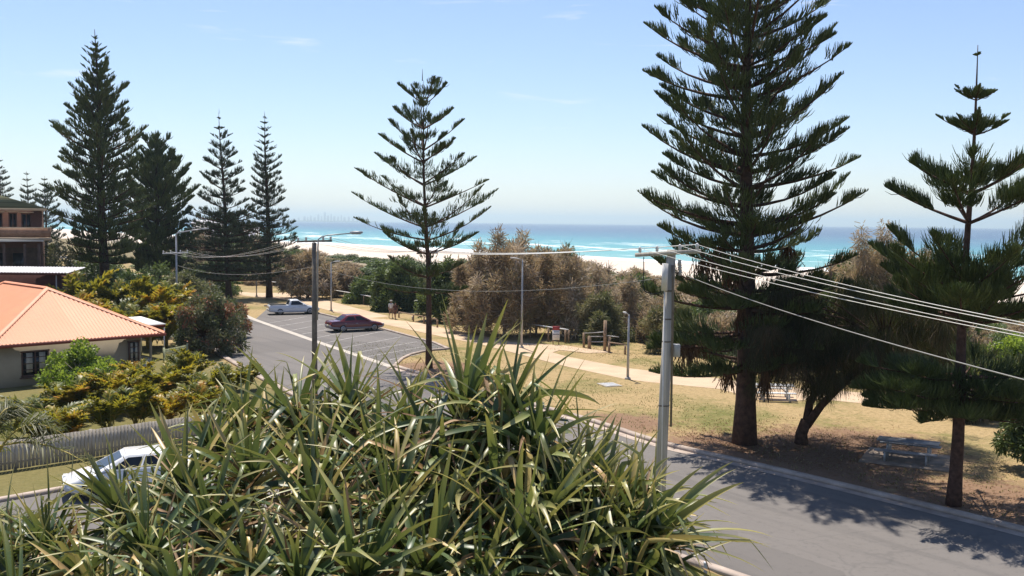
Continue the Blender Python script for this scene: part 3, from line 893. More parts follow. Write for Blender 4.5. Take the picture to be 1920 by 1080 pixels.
def tall(px, py, top, hwpx, mat, label, **kw):
    b_ = G(px, py)
    h = zat(px, top, b_[1])
    return shrub('dune_tree', label, 'tree', b_, hwpx / F * b_[1], h, mat, **kw)
tall(945, 632, 408, 92, 'brownfol', 'tall dry brown tree in the middle rising past the horizon beside the slender pine', n=95, per=170, l=0.5, wd=0.05, droop=0.1, up=0.35, twigs=260, spread=0.085, tvar=0.42, fork=0.2, r0=0.13, lo=0.12, tint=0.45)
tall(1055, 630, 455, 80, 'brownfol', 'wide brown tree behind the red and white sign', n=80, per=150, l=0.5, wd=0.05, droop=0.1, up=0.3, twigs=260, spread=0.085, tvar=0.42, fork=0.18, r0=0.11, tint=0.5)
tall(885, 622, 452, 56, 'brownfol', 'pale brown twiggy tree just right of the dark green trees by the slender pine', n=60, per=150, l=0.5, wd=0.05, droop=0.1, up=0.3, twigs=220, spread=0.085, tvar=0.42, lo=0.08)
tall(1005, 628, 436, 60, 'brownfol', 'pale brown twiggy tree right behind the grey lamp post in the middle', n=66, per=150, l=0.5, wd=0.05, droop=0.1, up=0.3, twigs=260, spread=0.085, tvar=0.42, lo=0.08)
tall(1115, 622, 478, 64, 'brownfol', 'bare pale twiggy tree in front of the beach left of the near utility pole', n=50, per=90, l=0.5, wd=0.045, droop=0.1, up=0.3, twigs=300, spread=0.085, tvar=0.42, lo=0.08, tint=0.6)
tall(1180, 630, 505, 52, 'brownfol', 'low pale twiggy tree directly left of the near utility pole', n=46, per=90, l=0.5, wd=0.045, droop=0.1, up=0.3, twigs=240, spread=0.085, tvar=0.42, lo=0.08, tint=0.55)
tall(1130, 640, 545, 62, 'greyfol', 'low olive bush with pale leaves behind the timber exercise frame', n=40, per=260, l=0.36, wd=0.06, twigs=60, spread=0.16, lo=0.05)
tall(575, 560, 462, 62, 'brownfol', 'brown tree behind the timber pole carrying the street lamp', n=75, per=150, l=0.55, wd=0.07, up=0.3, twigs=150, spread=0.09, tvar=0.42, tint=0.42)
tall(655, 556, 500, 48, 'brownfol', 'lower brown tree right of the timber pole carrying the street lamp', n=60, per=150, l=0.55, wd=0.07, up=0.3, twigs=120, spread=0.09, tvar=0.42, tint=0.36)
tall(745, 582, 484, 52, 'greenfol', 'dark green tree behind the two walkers', n=46, per=330, l=0.42, wd=0.10, up=0.2, spread=0.17, lo=0.04)
tall(835, 602, 488, 58, 'greenfol', 'dark green tree just right of the slender pine', n=46, per=330, l=0.42, wd=0.10, up=0.2, spread=0.17, lo=0.04)
tall(690, 568, 515, 44, 'greenfol', 'low green bush at the end of the white rail', n=34, per=300, l=0.42, wd=0.10, up=0.2, spread=0.17, lo=0.04)
tall(1630, 690, 400, 74, 'brownfol', 'tall feathery brown tree with its top showing between the two right pines', n=52, per=260, l=0.40, wd=0.04, droop=0.5, twigs=70, spread=0.13, tint=0.55, lo=0.3)
tall(1735, 690, 412, 56, 'brownfol', 'feathery brown tree just left of the right pine trunk, showing above the horizon', n=44, per=260, l=0.38, wd=0.04, droop=0.5, twigs=60, spread=0.13, tint=0.6, lo=0.3)
tall(1885, 730, 628, 78, 'brightfol', 'bright green rounded bush at the right edge behind the young pine', n=46, per=300, l=0.20, wd=0.12, spread=0.16, lo=0.05, k=3)
tall(1255, 660, 560, 60, 'greyfol', 'olive brown bush behind the near utility pole', n=36, per=240, l=0.32, wd=0.05, twigs=40, spread=0.16)
tall(1345, 664, 575, 70, 'brownfol', 'brown bush behind the tallest pine trunk', n=40, per=240, l=0.32, wd=0.05, twigs=60, spread=0.16)
tall(1500, 672, 560, 80, 'greyfol', 'dull bush behind the forked she-oak', n=40, per=240, l=0.32, wd=0.05, twigs=40, spread=0.16)

tall(1938, 880, 716, 74, 'greenfol', 'added dark low tree at the right edge, filling out the shade beside the young pine', n=60, per=200, l=0.22, wd=0.07, droop=0.2, spread=0.13, lo=0.25, k=3, r0=0.09, fork=0.3)  # added tree: dark foliage at the edge and more shade on the lawn
tall(1835, 790, 716, 60, 'sheoak', 'low dark scrubby tree behind the young pine trunk near the footpath', n=50, per=170, l=0.4, wd=0.03, droop=1.0, spread=0.13, lo=0.3, k=3, r0=0.08)
# forked she-oak with hanging foliage
bs = G(1502, 832)
t = thing('she_oak_tree', 'dark forked she-oak with hanging foliage between the two right pines', 'tree', bs)
ds = bs[1]
def rel(px, py, dd=0.0):
    return P(px, py, ds + dd) - bs
tb = MB()
f0 = rel(1512, 788)
tb.tube([(0, 0, -0.2), rel(1503, 812), f0], [0.33, 0.25, 0.24], 9)
fk1, fk2 = rel(1533, 728, 0.6), rel(1572, 728, -0.5)
tb.tube([f0 - (0, 0, .2), rel(1518, 756, .3), fk1, rel(1560, 680, .9), rel(1590, 630, 1.2)], [0.2, 0.17, 0.15, 0.12, 0.06], 8)
tb.tube([f0 - (0, 0, .25), rel(1540, 760, -.2), fk2, rel(1612, 690, -.8), rel(1660, 640, -1)], [0.19, 0.16, 0.14, 0.1, 0.05], 8)
tb.tube([fk1, rel(1500, 680, .5), rel(1470, 630, .3)], [0.1, 0.07, 0.03], 6)
cl = []
for i in range(250):
    px, py = rng.uniform(1420, 1790), rng.uniform(540, 710)
    cl.append(rel(px, py + 18 * math.sin(px * 0.05), rng.uniform(-3.6, 3.0)))
for c_ in cl[::2]:
    s_ = min((fk1, fk2, rel(1590, 630, 1.2), rel(1660, 640, -1)), key=lambda q: np.linalg.norm(q - c_))
    tb.tube([s_, (s_ + c_) / 2 + (0, 0, 0.3), c_], [0.05, 0.03, 0.01], 4, cap=False)
tb.build('trunk', M['bark'], t, smooth=True)
cr = MB()
leafy(cr, cl, 170, (0.55, 0.55, 0.4), 0.55, 0.022, 1.6, 0, 3, 0.45, 0.3)
cr.build('crown', M['sheoak'], t)

# shrubs on the house side
shrub('round_shrub', 'round glossy green shrub against the wall of the red roofed house', 'shrub', G(152, 738) * np.array([1, 1, 0]), 2.35, zat(152, 626, G(152, 738)[1]), 'brightfol', n=60, per=170, l=0.16, wd=0.13, spread=0.13, lo=0.08, k=3, up=0.2, tvar=0.3)
bsx = P(390, 660, 68.0)
shrub('flowering_bush', 'big grey green bush with reddish flowers beside the parked dark car', 'bush', (bsx[0], 68.0, 0), 2.9, zat(390, 528, 68.0), 'flowerbush', 'bark', n=110, per=150, l=0.22, wd=0.11, spread=0.10, lo=0.05, k=3, r0=0.16, fork=0.22)
shrub('flowering_bush', 'reddish bush beyond the parked dark car, next to the road', 'bush', (P(425, 630, 78)[0], 78.0, 0), 2.2, zat(430, 558, 78.0), 'flowerbush', 'bark', n=50, per=150, l=0.24, wd=0.12, spread=0.14, lo=0.15, k=3, tint=0.75)
shrub('pale_shrub', 'pale grey green shrub beside the brick apartment building', 'shrub', (P(108, 500, 92)[0], 92.0, 0), 2.4, zat(108, 442, 92), 'greyfol', n=50, per=160, l=0.28, wd=0.13, spread=0.14, lo=0.1, k=3)
shrub('dark_shrub', 'dark bush under the left pines behind the golden palms', 'shrub', (P(250, 545, 84)[0], 84.0, 0), 3.4, zat(250, 505, 84), 'greenfol', n=60, per=160, l=0.3, wd=0.15, spread=0.14, lo=0.1, k=3)
shrub('dark_shrub', 'dark bush with a bare foot at the far bend of the road', 'shrub', (P(370, 540, 100)[0], 100.0, 0), 3.2, zat(360, 518, 100), 'flowerbush', n=50, per=150, l=0.3, wd=0.15, spread=0.14, lo=0.1, k=3)
shrub('dark_shrub', 'low scrub on the grass beyond the pair of thin pines', 'shrub', (P(450, 545, 150)[0], 150.0, 0), 9.0, zat(450, 490, 150), 'greenfol', n=80, per=160, l=0.6, wd=0.3, spread=0.12, lo=0.1, k=3)

for i_, (px, yt, d, rx, lb, mt) in enumerate(((225, 500, 96, 4.0, 'dark bush at the foot of the tallest left pine', 'greenfol'), (300, 492, 98, 4.2, 'broad dark bush below the rounded bushy pine', 'greenfol'), (345, 505, 92, 3.2, 'dark olive bush beside the foot of the left street lamp', 'greyfol'), (180, 470, 106, 4.5, 'tall dull green bush between the apartment building and the tallest left pine', 'greenfol'), (395, 500, 122, 4.0, 'dark bush left of the thin spired pine trunk', 'greenfol'))):
    shrub('dark_shrub', lb, 'shrub', (P(px, 540, d)[0], d, 0), rx, zat(px, yt, d), mt, n=60, per=170, l=0.34, wd=0.15, spread=0.14, lo=0.06, k=3)

# ------------------------------------------------------------------ palms
def palm_clump(mb, stem, h, n, fl, lw, lean=0.9, droop=1.1, nl=26, tint=0.5, tv=0.25, wl=0.4):
    for i in range(n):
        az = rng.uniform(0, 6.28)
        a = rng.uniform(0.12, lean)
        d = np.array([math.cos(az) * math.sin(a), math.sin(az) * math.sin(a), math.cos(a)])
        L = fl * rng.uniform(0.65, 1.1)
        o = np.array([math.cos(az) * 0.15, math.sin(az) * 0.15, h * rng.uniform(0.1, 1.0) if h < 3 else h - rng.uniform(0, .25)]) + rng.normal(0, 0.12, 3) * (1, 1, 0)
        u = np.linspace(0, 1, 9)
        pts = o + d * (u * L)[:, None] + np.array([0, 0, -1]) * (droop * 0.42 * L * u ** 2.3)[:, None] + np.array([math.cos(az), math.sin(az), 0]) * (0.25 * L * u ** 2)[:, None]
        stem.tube(pts, np.linspace(0.022, 0.006, 9), 3, cap=False, tint=0.4)
        tq = np.repeat(rng.uniform(0.16, 1.0, nl), 2)
        p0 = np.stack([np.interp(tq, u, pts[:, k]) for k in range(3)], 1)
        tg = nrm(np.stack([np.interp(np.clip(tq + .05, 0, 1), u, pts[:, k]) for k in range(3)], 1) - np.stack([np.interp(np.clip(tq - .05, 0, 1), u, pts[:, k]) for k in range(3)], 1))
        sdv = nrm(np.cross(tg, np.array([0, 0, 1.0])))
        sg = np.tile([1, -1], nl)[:, None]
        ld = nrm(tg * 0.75 + sdv * sg * 0.8 + np.array([0, 0, 0.35]) + rng.normal(0, 0.28, (len(tq), 3)))
        ll = fl * wl * np.interp(tq, [0.1, 0.45, 1.0], [0.55, 1.0, 0.4]) * rng.uniform(0.8, 1.15, len(tq))
        q1 = p0 + ld * (ll * .5)[:, None]
        q2 = q1 + nrm(ld + np.array([0, 0, -0.55 * droop])) * (ll * .5)[:, None]
        sv_ = nrm(np.cross(ld, tg)) 
        sv_ = nrm(np.cross(sv_, ld)) * (lw / 2)
        mb.ribbons(np.stack([p0, q1, q2], 1), np.stack([sv_ * 0.6, sv_, sv_ * 0.12], 1), np.clip(tint + rng.normal(0, tv * 0.7) + rng.normal(0, tv * 0.4, len(tq)), 0, 1))
M['golden_stem'] = simple('golden_stem', (0.30, 0.24, 0.06), 0.6, 0.3, 0.3, 6)
def palm(name, label, loc, h, n, fl, lw, mat='golden', group=None, **kw):
    t = thing(name, label, 'palm', loc, rng.uniform(0, 6.28), group)
    a_, b_ = MB(), MB()
    b_.tube([(0, 0, -0.1), (0.02, 0, h * 0.5), (0, 0, h * 0.95)], [0.09, 0.07, 0.05], 6)
    palm_clump(a_, b_, h, n, fl, lw, **kw)
    b_.build('stem', M['golden_stem'], t)
    a_.build('frond_crown', M[mat], t)
    return t
hl = 'golden green palm clump in the hedge along the grey paling fence'
protoP = [palm('golden_palm', hl, (0, 0, 0), 0.8, 34, 1.6, 0.075, group='golden palms along the fence', tint=tt, lean=0.6, droop=0.75, nl=28, wl=0.27, tv=0.42) for tt in (0.10, 0.24, 0.38, 0.50, 0.70)]
spots = [(40, 800, 1.35), (95, 800, 1.2), (150, 785, 1.25), (205, 775, 1.2), (260, 770, 1.2), (312, 765, 1.25), (365, 758, 1.2), (408, 752, 0.95), (70, 830, 1.0), (130, 822, 1.0), (190, 812, 1.0), (245, 803, 1.0), (300, 796, 1.0), (350, 790, 1.0), (330, 735, 1.1), (285, 742, 1.0), (462, 728, 0.8)]
for i, (px, py, sc_) in enumerate(spots):
    o = protoP[i] if i < 5 else copy_tree(protoP[int(rng.integers(0, 5))])
    p = G(px, py)
    o.location = (p[0] + rng.uniform(-.6, .6), p[1] + rng.uniform(-.9, .9), 0)
    o.rotation_euler = (0, 0, rng.uniform(0, 6.28))
    o.scale = (sc_, sc_, (0.55 if px < 120 else rng.uniform(0.7, 1.12)) * sc_)
hb = 'golden orange palm among the garden bushes behind the red roofed house'
for i, (px, top, d, sc_) in enumerate(((150, 485, 78, 1.9), (135, 520, 74, 1.6), (165, 540, 72, 1.5), (215, 505, 80, 1.8), (250, 510, 80, 1.9), (285, 520, 79, 1.9), (320, 515, 82, 1.8), (235, 555, 72, 1.7), (275, 560, 71, 1.7), (310, 555, 72, 1.7), (200, 545, 75, 1.6), (345, 545, 74, 1.5))):
    o = copy_tree(protoP[int(rng.integers(0, 5))])
    x = P(px, 500, d)[0]
    o.location = (x, d, 0)
    hgt = zat(px, top, d)
    o.scale = (sc_, sc_, hgt / 2.1)
    o.rotation_euler = (0, 0, rng.uniform(0, 6.28))
    o['label'] = hb
    o['group'] = 'golden palms behind the house'
pl = P(-45, 790, 15.0)
palm('feather_palm', 'thin drooping olive palm in front of the grey paling fence at the left edge', (pl[0], pl[1], 0), float(pl[2]) - .3, 10, 1.7, 0.018, 'olivepalm', lean=1.5, droop=1.9, nl=46, tint=0.25, wl=0.34)
pl = P(-110, 950, 13.0)
palm('feather_palm', 'low drooping olive palm by the side street at the lower left edge', (pl[0], pl[1], 0), float(pl[2]) - .3, 9, 1.5, 0.018, 'olivepalm', lean=1.5, droop=1.9, nl=46, tint=0.2, wl=0.34)

# ------------------------------------------------------------------ the big pandanus in front of the balcony
pc = P(650, 1300, 7.2)
pand = thing('pandanus_tree', 'big spiky screw pine filling the foreground with long strap leaves', 'tree', (pc[0], pc[1], 0))
base = np.array([pc[0], pc[1], 0.0])
heads = [(455, 770, 8.6, .75), (560, 765, 8.4, .8), (660, 745, 8.3, .8), (770, 785, 7.8, .85), (872, 745, 7.3, 1.0), (955, 735, 7.0, 1.02), (1005, 800, 6.8, 1.0), (1098, 868, 6.9, .9),
         (228, 966, 7.4, .68), (95, 1030, 7.0, .72), (15, 1040, 7.2, .75), (400, 845, 8.0, .7), (350, 915, 7.3, .68), (470, 880, 7.2, .85), (590, 880, 7.1, .9), (600, 975, 6.6, .85), (710, 850, 7.4, .9), (735, 955, 6.6, .9), (835, 870, 7.0, .95), (935, 880, 6.7, .95), (1040, 930, 6.5, .95), (1132, 985, 6.5, .95), (1105, 1020, 6.2, .9), (985, 1010, 6.1, .9),
         (50, 1110, 6.8, .7), (155, 1085, 6.5, .65), (275, 1040, 6.2, .75), (395, 990, 6.6, .75), (470, 1070, 6.1, .8), (560, 1095, 5.9, .8), (675, 1075, 5.9, .85), (800, 1060, 6.0, .9), (900, 1100, 5.9, .85), (1080, 1110, 5.9, .85), (1185, 1085, 6.1, .85), (1172, 1010, 6.3, .95), (1222, 1000, 6.3, .9), (1190, 935, 6.7, .75), (1130, 930, 6.6, .85), (30, 1150, 6.2, .8), (200, 1150, 5.9, .8), (350, 1140, 5.8, .8),
         (520, 810, 8.9, .75), (620, 820, 8.0, .8), (905, 815, 7.5, .9), (1060, 870, 7.4, .85), (300, 980, 7.8, .7), (780, 920, 7.3, .85)]
def strap_leaves(mb, o, ax, n, L, wd, seed_t, tlo, thi, droop, tint, tv, dead=False):
    i = np.arange(n)
    az = i * 2.39996 + rng.uniform(0, 6.28) + rng.normal(0, 0.15, n)
    q = (i / max(1, n - 1))
    th = tlo + (thi - tlo) * q ** 0.8 + rng.normal(0, 0.08, n)
    ref = np.array([1.0, 0, 0]) if abs(ax[0]) < 0.8 else np.array([0, 1.0, 0])
    e1 = nrm(np.cross(ax, ref))
    e2 = np.cross(ax, e1)
    rd = np.cos(az)[:, None] * e1 + np.sin(az)[:, None] * e2
    d = nrm(np.cos(th)[:, None] * ax + np.sin(th)[:, None] * rd)
    K = 11
    ll = L * rng.uniform(0.72, 1.18, n) * np.interp(q, [0, 0.25, 1], [0.7, 1.0, 0.95])
    st = ll / (K - 1)
    ps = [o + rd * 0.03 - ax * (0.22 * q)[:, None] + ax * 0.1]
    dirs = [d]
    kink = np.where(rng.random(n) < (0.5 if dead else 0.45), rng.integers(3, 9, n), 99)
    ka = rng.uniform(0.5, 1.5, n)
    dr = droop * rng.uniform(0.3, 1.7, n) * np.interp(q, [0, 1], [0.35, 1.2])
    cur = d.copy()
    lat = rng.normal(0, 0.05, (n, 1))
    for k in range(1, K):
        hz = np.linalg.norm(cur[:, :2], axis=1)
        g = dr * (0.25 + 1.3 * (k / K) ** 1.5) * (0.35 + hz)
        cur = nrm(cur + np.array([0, 0, -1.0]) * (g / (K - 1) * 1.5)[:, None] + np.cross(cur, np.array([0, 0, 1.0])) * lat)
        kk = kink == k
        cur[kk] = nrm(cur[kk] + np.array([0, 0, -1.0]) * ka[kk][:, None])
        ps.append(ps[-1] + cur * st[:, None])
        dirs.append(cur.copy())
    Pn, Dn_ = np.stack(ps, 1), np.stack(dirs, 1)
    s0 = nrm(np.cross(d, ax + 1e-3))
    twist = rng.normal(0, 0.5, n)
    nrm0 = np.cross(s0, d)
    s0 = nrm(np.cos(twist)[:, None] * s0 + np.sin(twist)[:, None] * nrm0)
    S = s0[:, None] - Dn_ * np.sum(s0[:, None] * Dn_, -1, keepdims=True)
    S = nrm(S)
    Nn = np.cross(S, Dn_)
    u = np.linspace(0, 1, K)
    wk = np.interp(u, [0, 0.08, 0.3, 0.65, 0.88, 1.0], [0.85, 1.0, 0.92, 0.6, 0.26, 0.02]) * wd / 2
    wk = wk[None] * rng.uniform(0.6, 1.3, (n, 1))
    Lf = Pn + S * wk[..., None] * 0.93 + Nn * (wk * 0.45)[..., None]
    Rt = Pn - S * wk[..., None] * 0.93 + Nn * (wk * 0.45)[..., None]
    V = np.stack([Lf, Pn, Rt], 2)
    o_ = (np.arange(n)[:, None] * K + np.arange(K - 1)[None]) * 3
    o_ = o_.reshape(-1, 1)
    q1 = np.concatenate([o_, o_ + 1, o_ + 4, o_ + 3], 1)
    q2 = np.concatenate([o_ + 1, o_ + 2, o_ + 5, o_ + 4], 1)
    tn = np.clip(tint + tv * rng.normal(size=n), 0, 1)
    mb.add(V.reshape(-1, 3), np.concatenate([q1, q2]), np.repeat(tn, K * 3), np.tile(np.repeat(u, 3), n))
cc3 = P(650, 1260, 7.3)
st = MB()
hubz = np.array([pc[0], pc[1], 4.2])
st.tube([base + (0, 0, -0.2), base + (0.1, 0, 2.0), hubz], [0.22, 0.17, 0.16], 9)
subs = [P(350, 1330, 6.9), P(650, 1280, 7.2), P(980, 1300, 6.9)]
for s_ in subs:
    st.tube([hubz, (hubz + s_) / 2 + (0, 0, -0.15), s_], [0.13, 0.11, 0.09], 7)
for (px, py, d, sc_) in heads:
    py = py + (4 if px < 450 else (26 if px < 800 else 34)) * (1.0 if py < 905 else 0.6) + (18 if px > 930 and py < 960 else 0)
    px = px - (0.02 * (px - 700) if px > 700 else 0)
    sc_ = sc_ * (0.93 if px > 930 else 1.0) * rng.uniform(0.85, 1.1)
    o = P(px, py, d)
    ax = nrm((o - cc3) * np.array([0.42, 0.42, 0.55]) + np.array([0, 0, 0.75]) + rng.normal(0, 0.10, 3))
    s_ = min(subs, key=lambda q: np.linalg.norm(q - o))
    e = o - ax * 0.25
    st.tube([s_, (s_ + e) / 2 + rng.normal(0, 0.06, 3) + (0, 0, -0.08), e - ax * 0.2, o], [0.075, 0.06, 0.05, 0.035], 7)
    mb = MB()
    strap_leaves(mb, o - base, ax, 52, 0.95 * sc_, 0.060 * (0.75 + 0.3 * sc_), 0, 0.08, 1.85, 0.55, 0.40, 0.29)
    mb.build('leaf_rosette', M['pand'], pand)
    if rng.random() < 0.95:
        mb = MB()
        strap_leaves(mb, o - base - ax * 0.15, ax, 26, 0.9 * sc_, 0.04, 0, 0.5, 2.4, 1.3, 0.55, 0.3, True)
        mb.build('dead_leaf_skirt', M['panddead'], pand)
o_ = st.build('trunk', M['pandstem'], pand, smooth=True)
o_.location = -Vector(base)

# ------------------------------------------------------------------ red roofed house
M['roofred'] = None
m, nt, out = newmat('terracotta_painted_iron')
tc = nd(nt, 'ShaderNodeTexCoord')
n1 = noise(nt, tc.outputs['Object'], 0.8, 5, 0.6)
cc = mixc(nt, n1, (0.60, 0.235, 0.115), (0.69, 0.29, 0.155))
mpr = nd(nt, 'ShaderNodeMapping')
mpr.inputs['Scale'].default_value = (2.2, 0.35, 0.35)
nt.links.new(tc.outputs['Object'], mpr.inputs[0])
nst = noise(nt, mpr.outputs[0], 1.5, 6, 0.7)
cc = mixc(nt, ramp(nt, nst, [(0.52, gray(0)), (0.75, gray(0.4))]), cc, (0.42, 0.20, 0.13))
cc = mixc(nt, ramp(nt, noise(nt, tc.outputs['Object'], 9.0, 4, 0.7), [(0.64, gray(0)), (0.72, gray(0.4))]), cc, (0.30, 0.17, 0.12))
princ(nt, out, cc, 0.55, 0.35)
M['roofred'] = m
M['roofcap'] = simple('roof_capping', (0.56, 0.22, 0.11), 0.55, 0.3, 0.15, 2)
M['fascia'] = simple('dark_red_fascia', (0.20, 0.045, 0.03), 0.5, 0.35, 0.15, 3)
M['wallbeige'] = simple('beige_render', (0.33, 0.28, 0.21), 0.9, 0.15, 0.10, 1.2, 0.15, bscale=30)
M['frame'] = simple('dark_red_frame', (0.10, 0.055, 0.045), 0.6, 0.3, 0.15, 4)
M['curtain'] = simple('pale_curtain', (0.42, 0.39, 0.35), 0.9, 0.1, 0.2, 6)
hd_ = math.atan2(-0.714, -0.70)          # local x runs along the front wall, local y goes behind the house
hx = np.array([-0.70, -0.714, 0]) / np.linalg.norm([0.70, 0.714])
house = thing('house', 'single storey beige house with an orange red corrugated hip roof', 'house', (-21.0, 60.0, 0), hd_)
# local frame: x along the front, y must point inward (-0.71, 0.70) = -perp, so inward is -y
W_, E_, RZ = 10.0, 2.42, 5.07
DEP = 17.0
mb = MB()
u = np.arange(0, W_ + 1e-6, 0.05)
rib = 0.028 * np.sin(u * 2 * math.pi / 0.2)
slope = (RZ - E_) / (W_ / 2)
def roofplane(us, tofn, place):
    V0 = [place(a_, 0.0, E_ + r_) for a_, r_ in zip(us, 0.028 * np.sin(us * 2 * math.pi / 0.2))]
    V1 = [place(a_, tofn(a_), E_ + slope * tofn(a_) + r_) for a_, r_ in zip(us, 0.028 * np.sin(us * 2 * math.pi / 0.2))]
    k = len(us)
    i = np.arange(k - 1)
    mb.add(np.array(V0 + V1), np.stack([i, i + 1, i + 1 + k, i + k], -1))
roofplane(u, lambda a_: min(a_, W_ - a_), lambda a_, t_, z_: (a_, -t_, z_))
ud = np.arange(0, DEP + 1e-6, 0.05)
roofplane(ud, lambda a_: min(a_, W_ / 2, DEP - a_), lambda a_, t_, z_: (t_, -a_, z_))
roofplane(ud, lambda a_: min(a_, W_ / 2, DEP - a_), lambda a_, t_, z_: (W_ - t_, -a_, z_))
roofplane(u, lambda a_: min(a_, W_ - a_), lambda a_, t_, z_: (a_, -DEP + t_, z_))
roof = mb.build('roof', M['roofred'], house, smooth=True)
mb = MB()
apex = (W_ / 2, -W_ / 2, RZ + 0.05)
apex2 = (W_ / 2, -DEP + W_ / 2, RZ + 0.05)
for a_, b_ in (((0, 0, E_ + .05), apex), ((W_, 0, E_ + .05), apex), (apex, apex2), ((0, -DEP, E_ + .05), apex2), ((W_, -DEP, E_ + .05), apex2)):
    d_ = nrm(np.array(b_) - np.array(a_))
    sd_ = nrm(np.cross(d_, (0, 0, 1.0))) * 0.17
    dz = np.array([0, 0, 0.10 if abs(d_[2]) > 0.01 else 0.07])
    A, B = np.array(a_), np.array(b_)
    mb.add([A - sd_ - dz * 0.6, A + (0, 0, .05), A + sd_ - dz * 0.6, B - sd_ - dz * 0.6, B + (0, 0, .05), B + sd_ - dz * 0.6], np.array([[0, 1, 4, 3], [1, 2, 5, 4]]))
mb.build('ridge_capping', M['roofcap'], roof)
mb = MB()
for a_, b_ in (((-.03, .03), (W_ + .03, .03)), ((-.03, .03), (-.03, -DEP)), ((W_ + .03, .03), (W_ + .03, -DEP))):
    mb.beam((*a_, E_ - 0.10), (*b_, E_ - 0.10), 0.10, 0.16)
mb.build('gutter', M['fascia'], house)
wl = MB()
zt = E_ - 0.19
for a_, b_ in (((1.35, -.5), (W_ - .5, -.5)), ((1.35, -.5), (1.35, -3.2)), ((.5, -3.2), (1.35, -3.2)), ((.5, -3.2), (.5, -DEP + .5)), ((W_ - .5, -.5), (W_ - .5, -DEP + .5))):
    A, B = np.array(a_), np.array(b_)
    mid = (A + B) / 2
    L_ = np.linalg.norm(B - A)
    wl.box((*mid, zt / 2 - 0.25), (L_ + 0.09 if A[1] == B[1] else 0.10, 0.098 if A[1] == B[1] else L_ - 0.102, zt + 0.5))
wl.ngon([(0.1, -.1, zt + .01), (W_ - .1, -.1, zt + .01), (W_ - .1, -DEP + .1, zt + .01), (.1, -DEP + .1, zt + .01)])
wl.build('wall', M['wallbeige'], house)
def hwindow(u0, u1, z0, z1, nv, nh):
    fr = MB()
    y = -0.445
    for zz_ in (z0, z1):
        fr.box(((u0 + u1) / 2, y + .03, zz_), (u1 - u0 + .16, .09, .08))
    for x_ in np.linspace(u0, u1, nv + 1):
        fr.box((x_, y + .025, (z0 + z1) / 2), (.07, .075, z1 - z0 - .085))
    for k in range(1, nh):
        fr.box(((u0 + u1) / 2, y + .02, z0 + (z1 - z0) * k / nh), (u1 - u0 - .08, .035, .035))
    wn = fr.build('window', M['frame'], house)
    MB().box(((u0 + u1) / 2, y + .003, (z0 + z1) / 2), (u1 - u0 - .06, .012, z1 - z0 - .06)).build('pane', M['glass'], wn)
    cu = MB()
    for x_ in (u0 + (u1 - u0) * .22, u0 + (u1 - u0) * .72):
        cu.box((x_, y + .0125, (z0 + z1) / 2 + .05), ((u1 - u0) * .24, .004, (z1 - z0) * .8))
    cu.build('curtain', M['curtain'], wn)
    MB().box(((u0 + u1) / 2, y + .10, z0 - .10), (u1 - u0 + .3, .16, .06)).build('sill', M['frame'], wn)
hwindow(1.46, 2.05, .62, 2.0, 1, 4)
hwindow(6.72, 8.1, .55, 1.9, 2, 4)
pr = MB().box((.62, -.62, zt / 2), (.12, .12, zt))
pr.build('porch_post', M['wallbeige'], house)
MB().box((.92, -1.8, .28), (.82, 2.6, .14)).build('porch_deck', M['concrete'], house)
pr = MB()
for zz_ in np.linspace(.42, .82, 5):
    pr.box((.96, -.56, zz_), (.68, .035, .03))
    pr.box((.56, -1.9, zz_), (.03, 2.4, .03))
pr.build('porch_railing', M['whitepaint'], house)
MB().box((.95, -3.12, 1.15), (.5, .05, 1.7)).build('door', M['frame'], house)
# white awning roof beyond the corner
aw = thing('carport', 'white flat awning roof sticking out behind the red roofed house', 'carport', (P(278, 600, 66)[0], 66.0, 0), hd_)
za, zb = zat(300, 608, 66), zat(262, 593, 69)
MB().add([(-1.0, .5, za), (3.4, .5, za), (3.4, -3.2, zb), (-1.0, -3.2, zb), (-1.0, .5, za - .06), (3.4, .5, za - .06), (3.4, -3.2, zb - .06), (-1.0, -3.2, zb - .06)], np.array([[0, 1, 2, 3], [7, 6, 5, 4], [0, 4, 5, 1], [1, 5, 6, 2], [2, 6, 7, 3], [3, 7, 4, 0]])).build('roof', M['whitepaint'], aw)
for x_, y_ in ((-.9, .4), (3.3, .4), (-.9, -3.0), (3.3, -3.0)):
    MB().tube([(x_, y_, 0), (x_, y_, za - .05)], .05, 8).build('post', M['whitepaint'], aw)
MB().box((1.2, .46, za - .14), (4.3, .05, .16)).build('fascia', M['fascia'], aw)
# lattice screen
A, B = G(312, 694), G(346, 688)
A, B = P(308, 690, 63.0), P(352, 690, 65.5)
lt = thing('lattice_screen', 'pale green lattice screen beside the porch of the red roofed house', 'screen', (A[0], A[1], 0), math.atan2(B[1] - A[1], B[0] - A[0]))
Lw = float(np.hypot(B[0] - A[0], B[1] - A[1]))
zt_ = zat(325, 650, 64)
M['lattice'] = simple('pale_green_paint', (0.42, 0.44, 0.27), 0.7, 0.25, 0.1, 3)
mb = MB()
for x_ in np.arange(0.05, Lw, 0.14):
    mb.box((x_, 0, zt_ / 2 + .1), (.035, .02, zt_ - .3))
for z_ in np.arange(.25, zt_, 0.14):
    mb.box((Lw / 2, .02, z_), (Lw, .019, .035))
mb.build('panel', M['lattice'], lt)
for x_ in (0, Lw):
    MB().box((x_, .01, zt_ / 2), (.09, .09, zt_ + .1)).build('post', M['lattice'], lt)

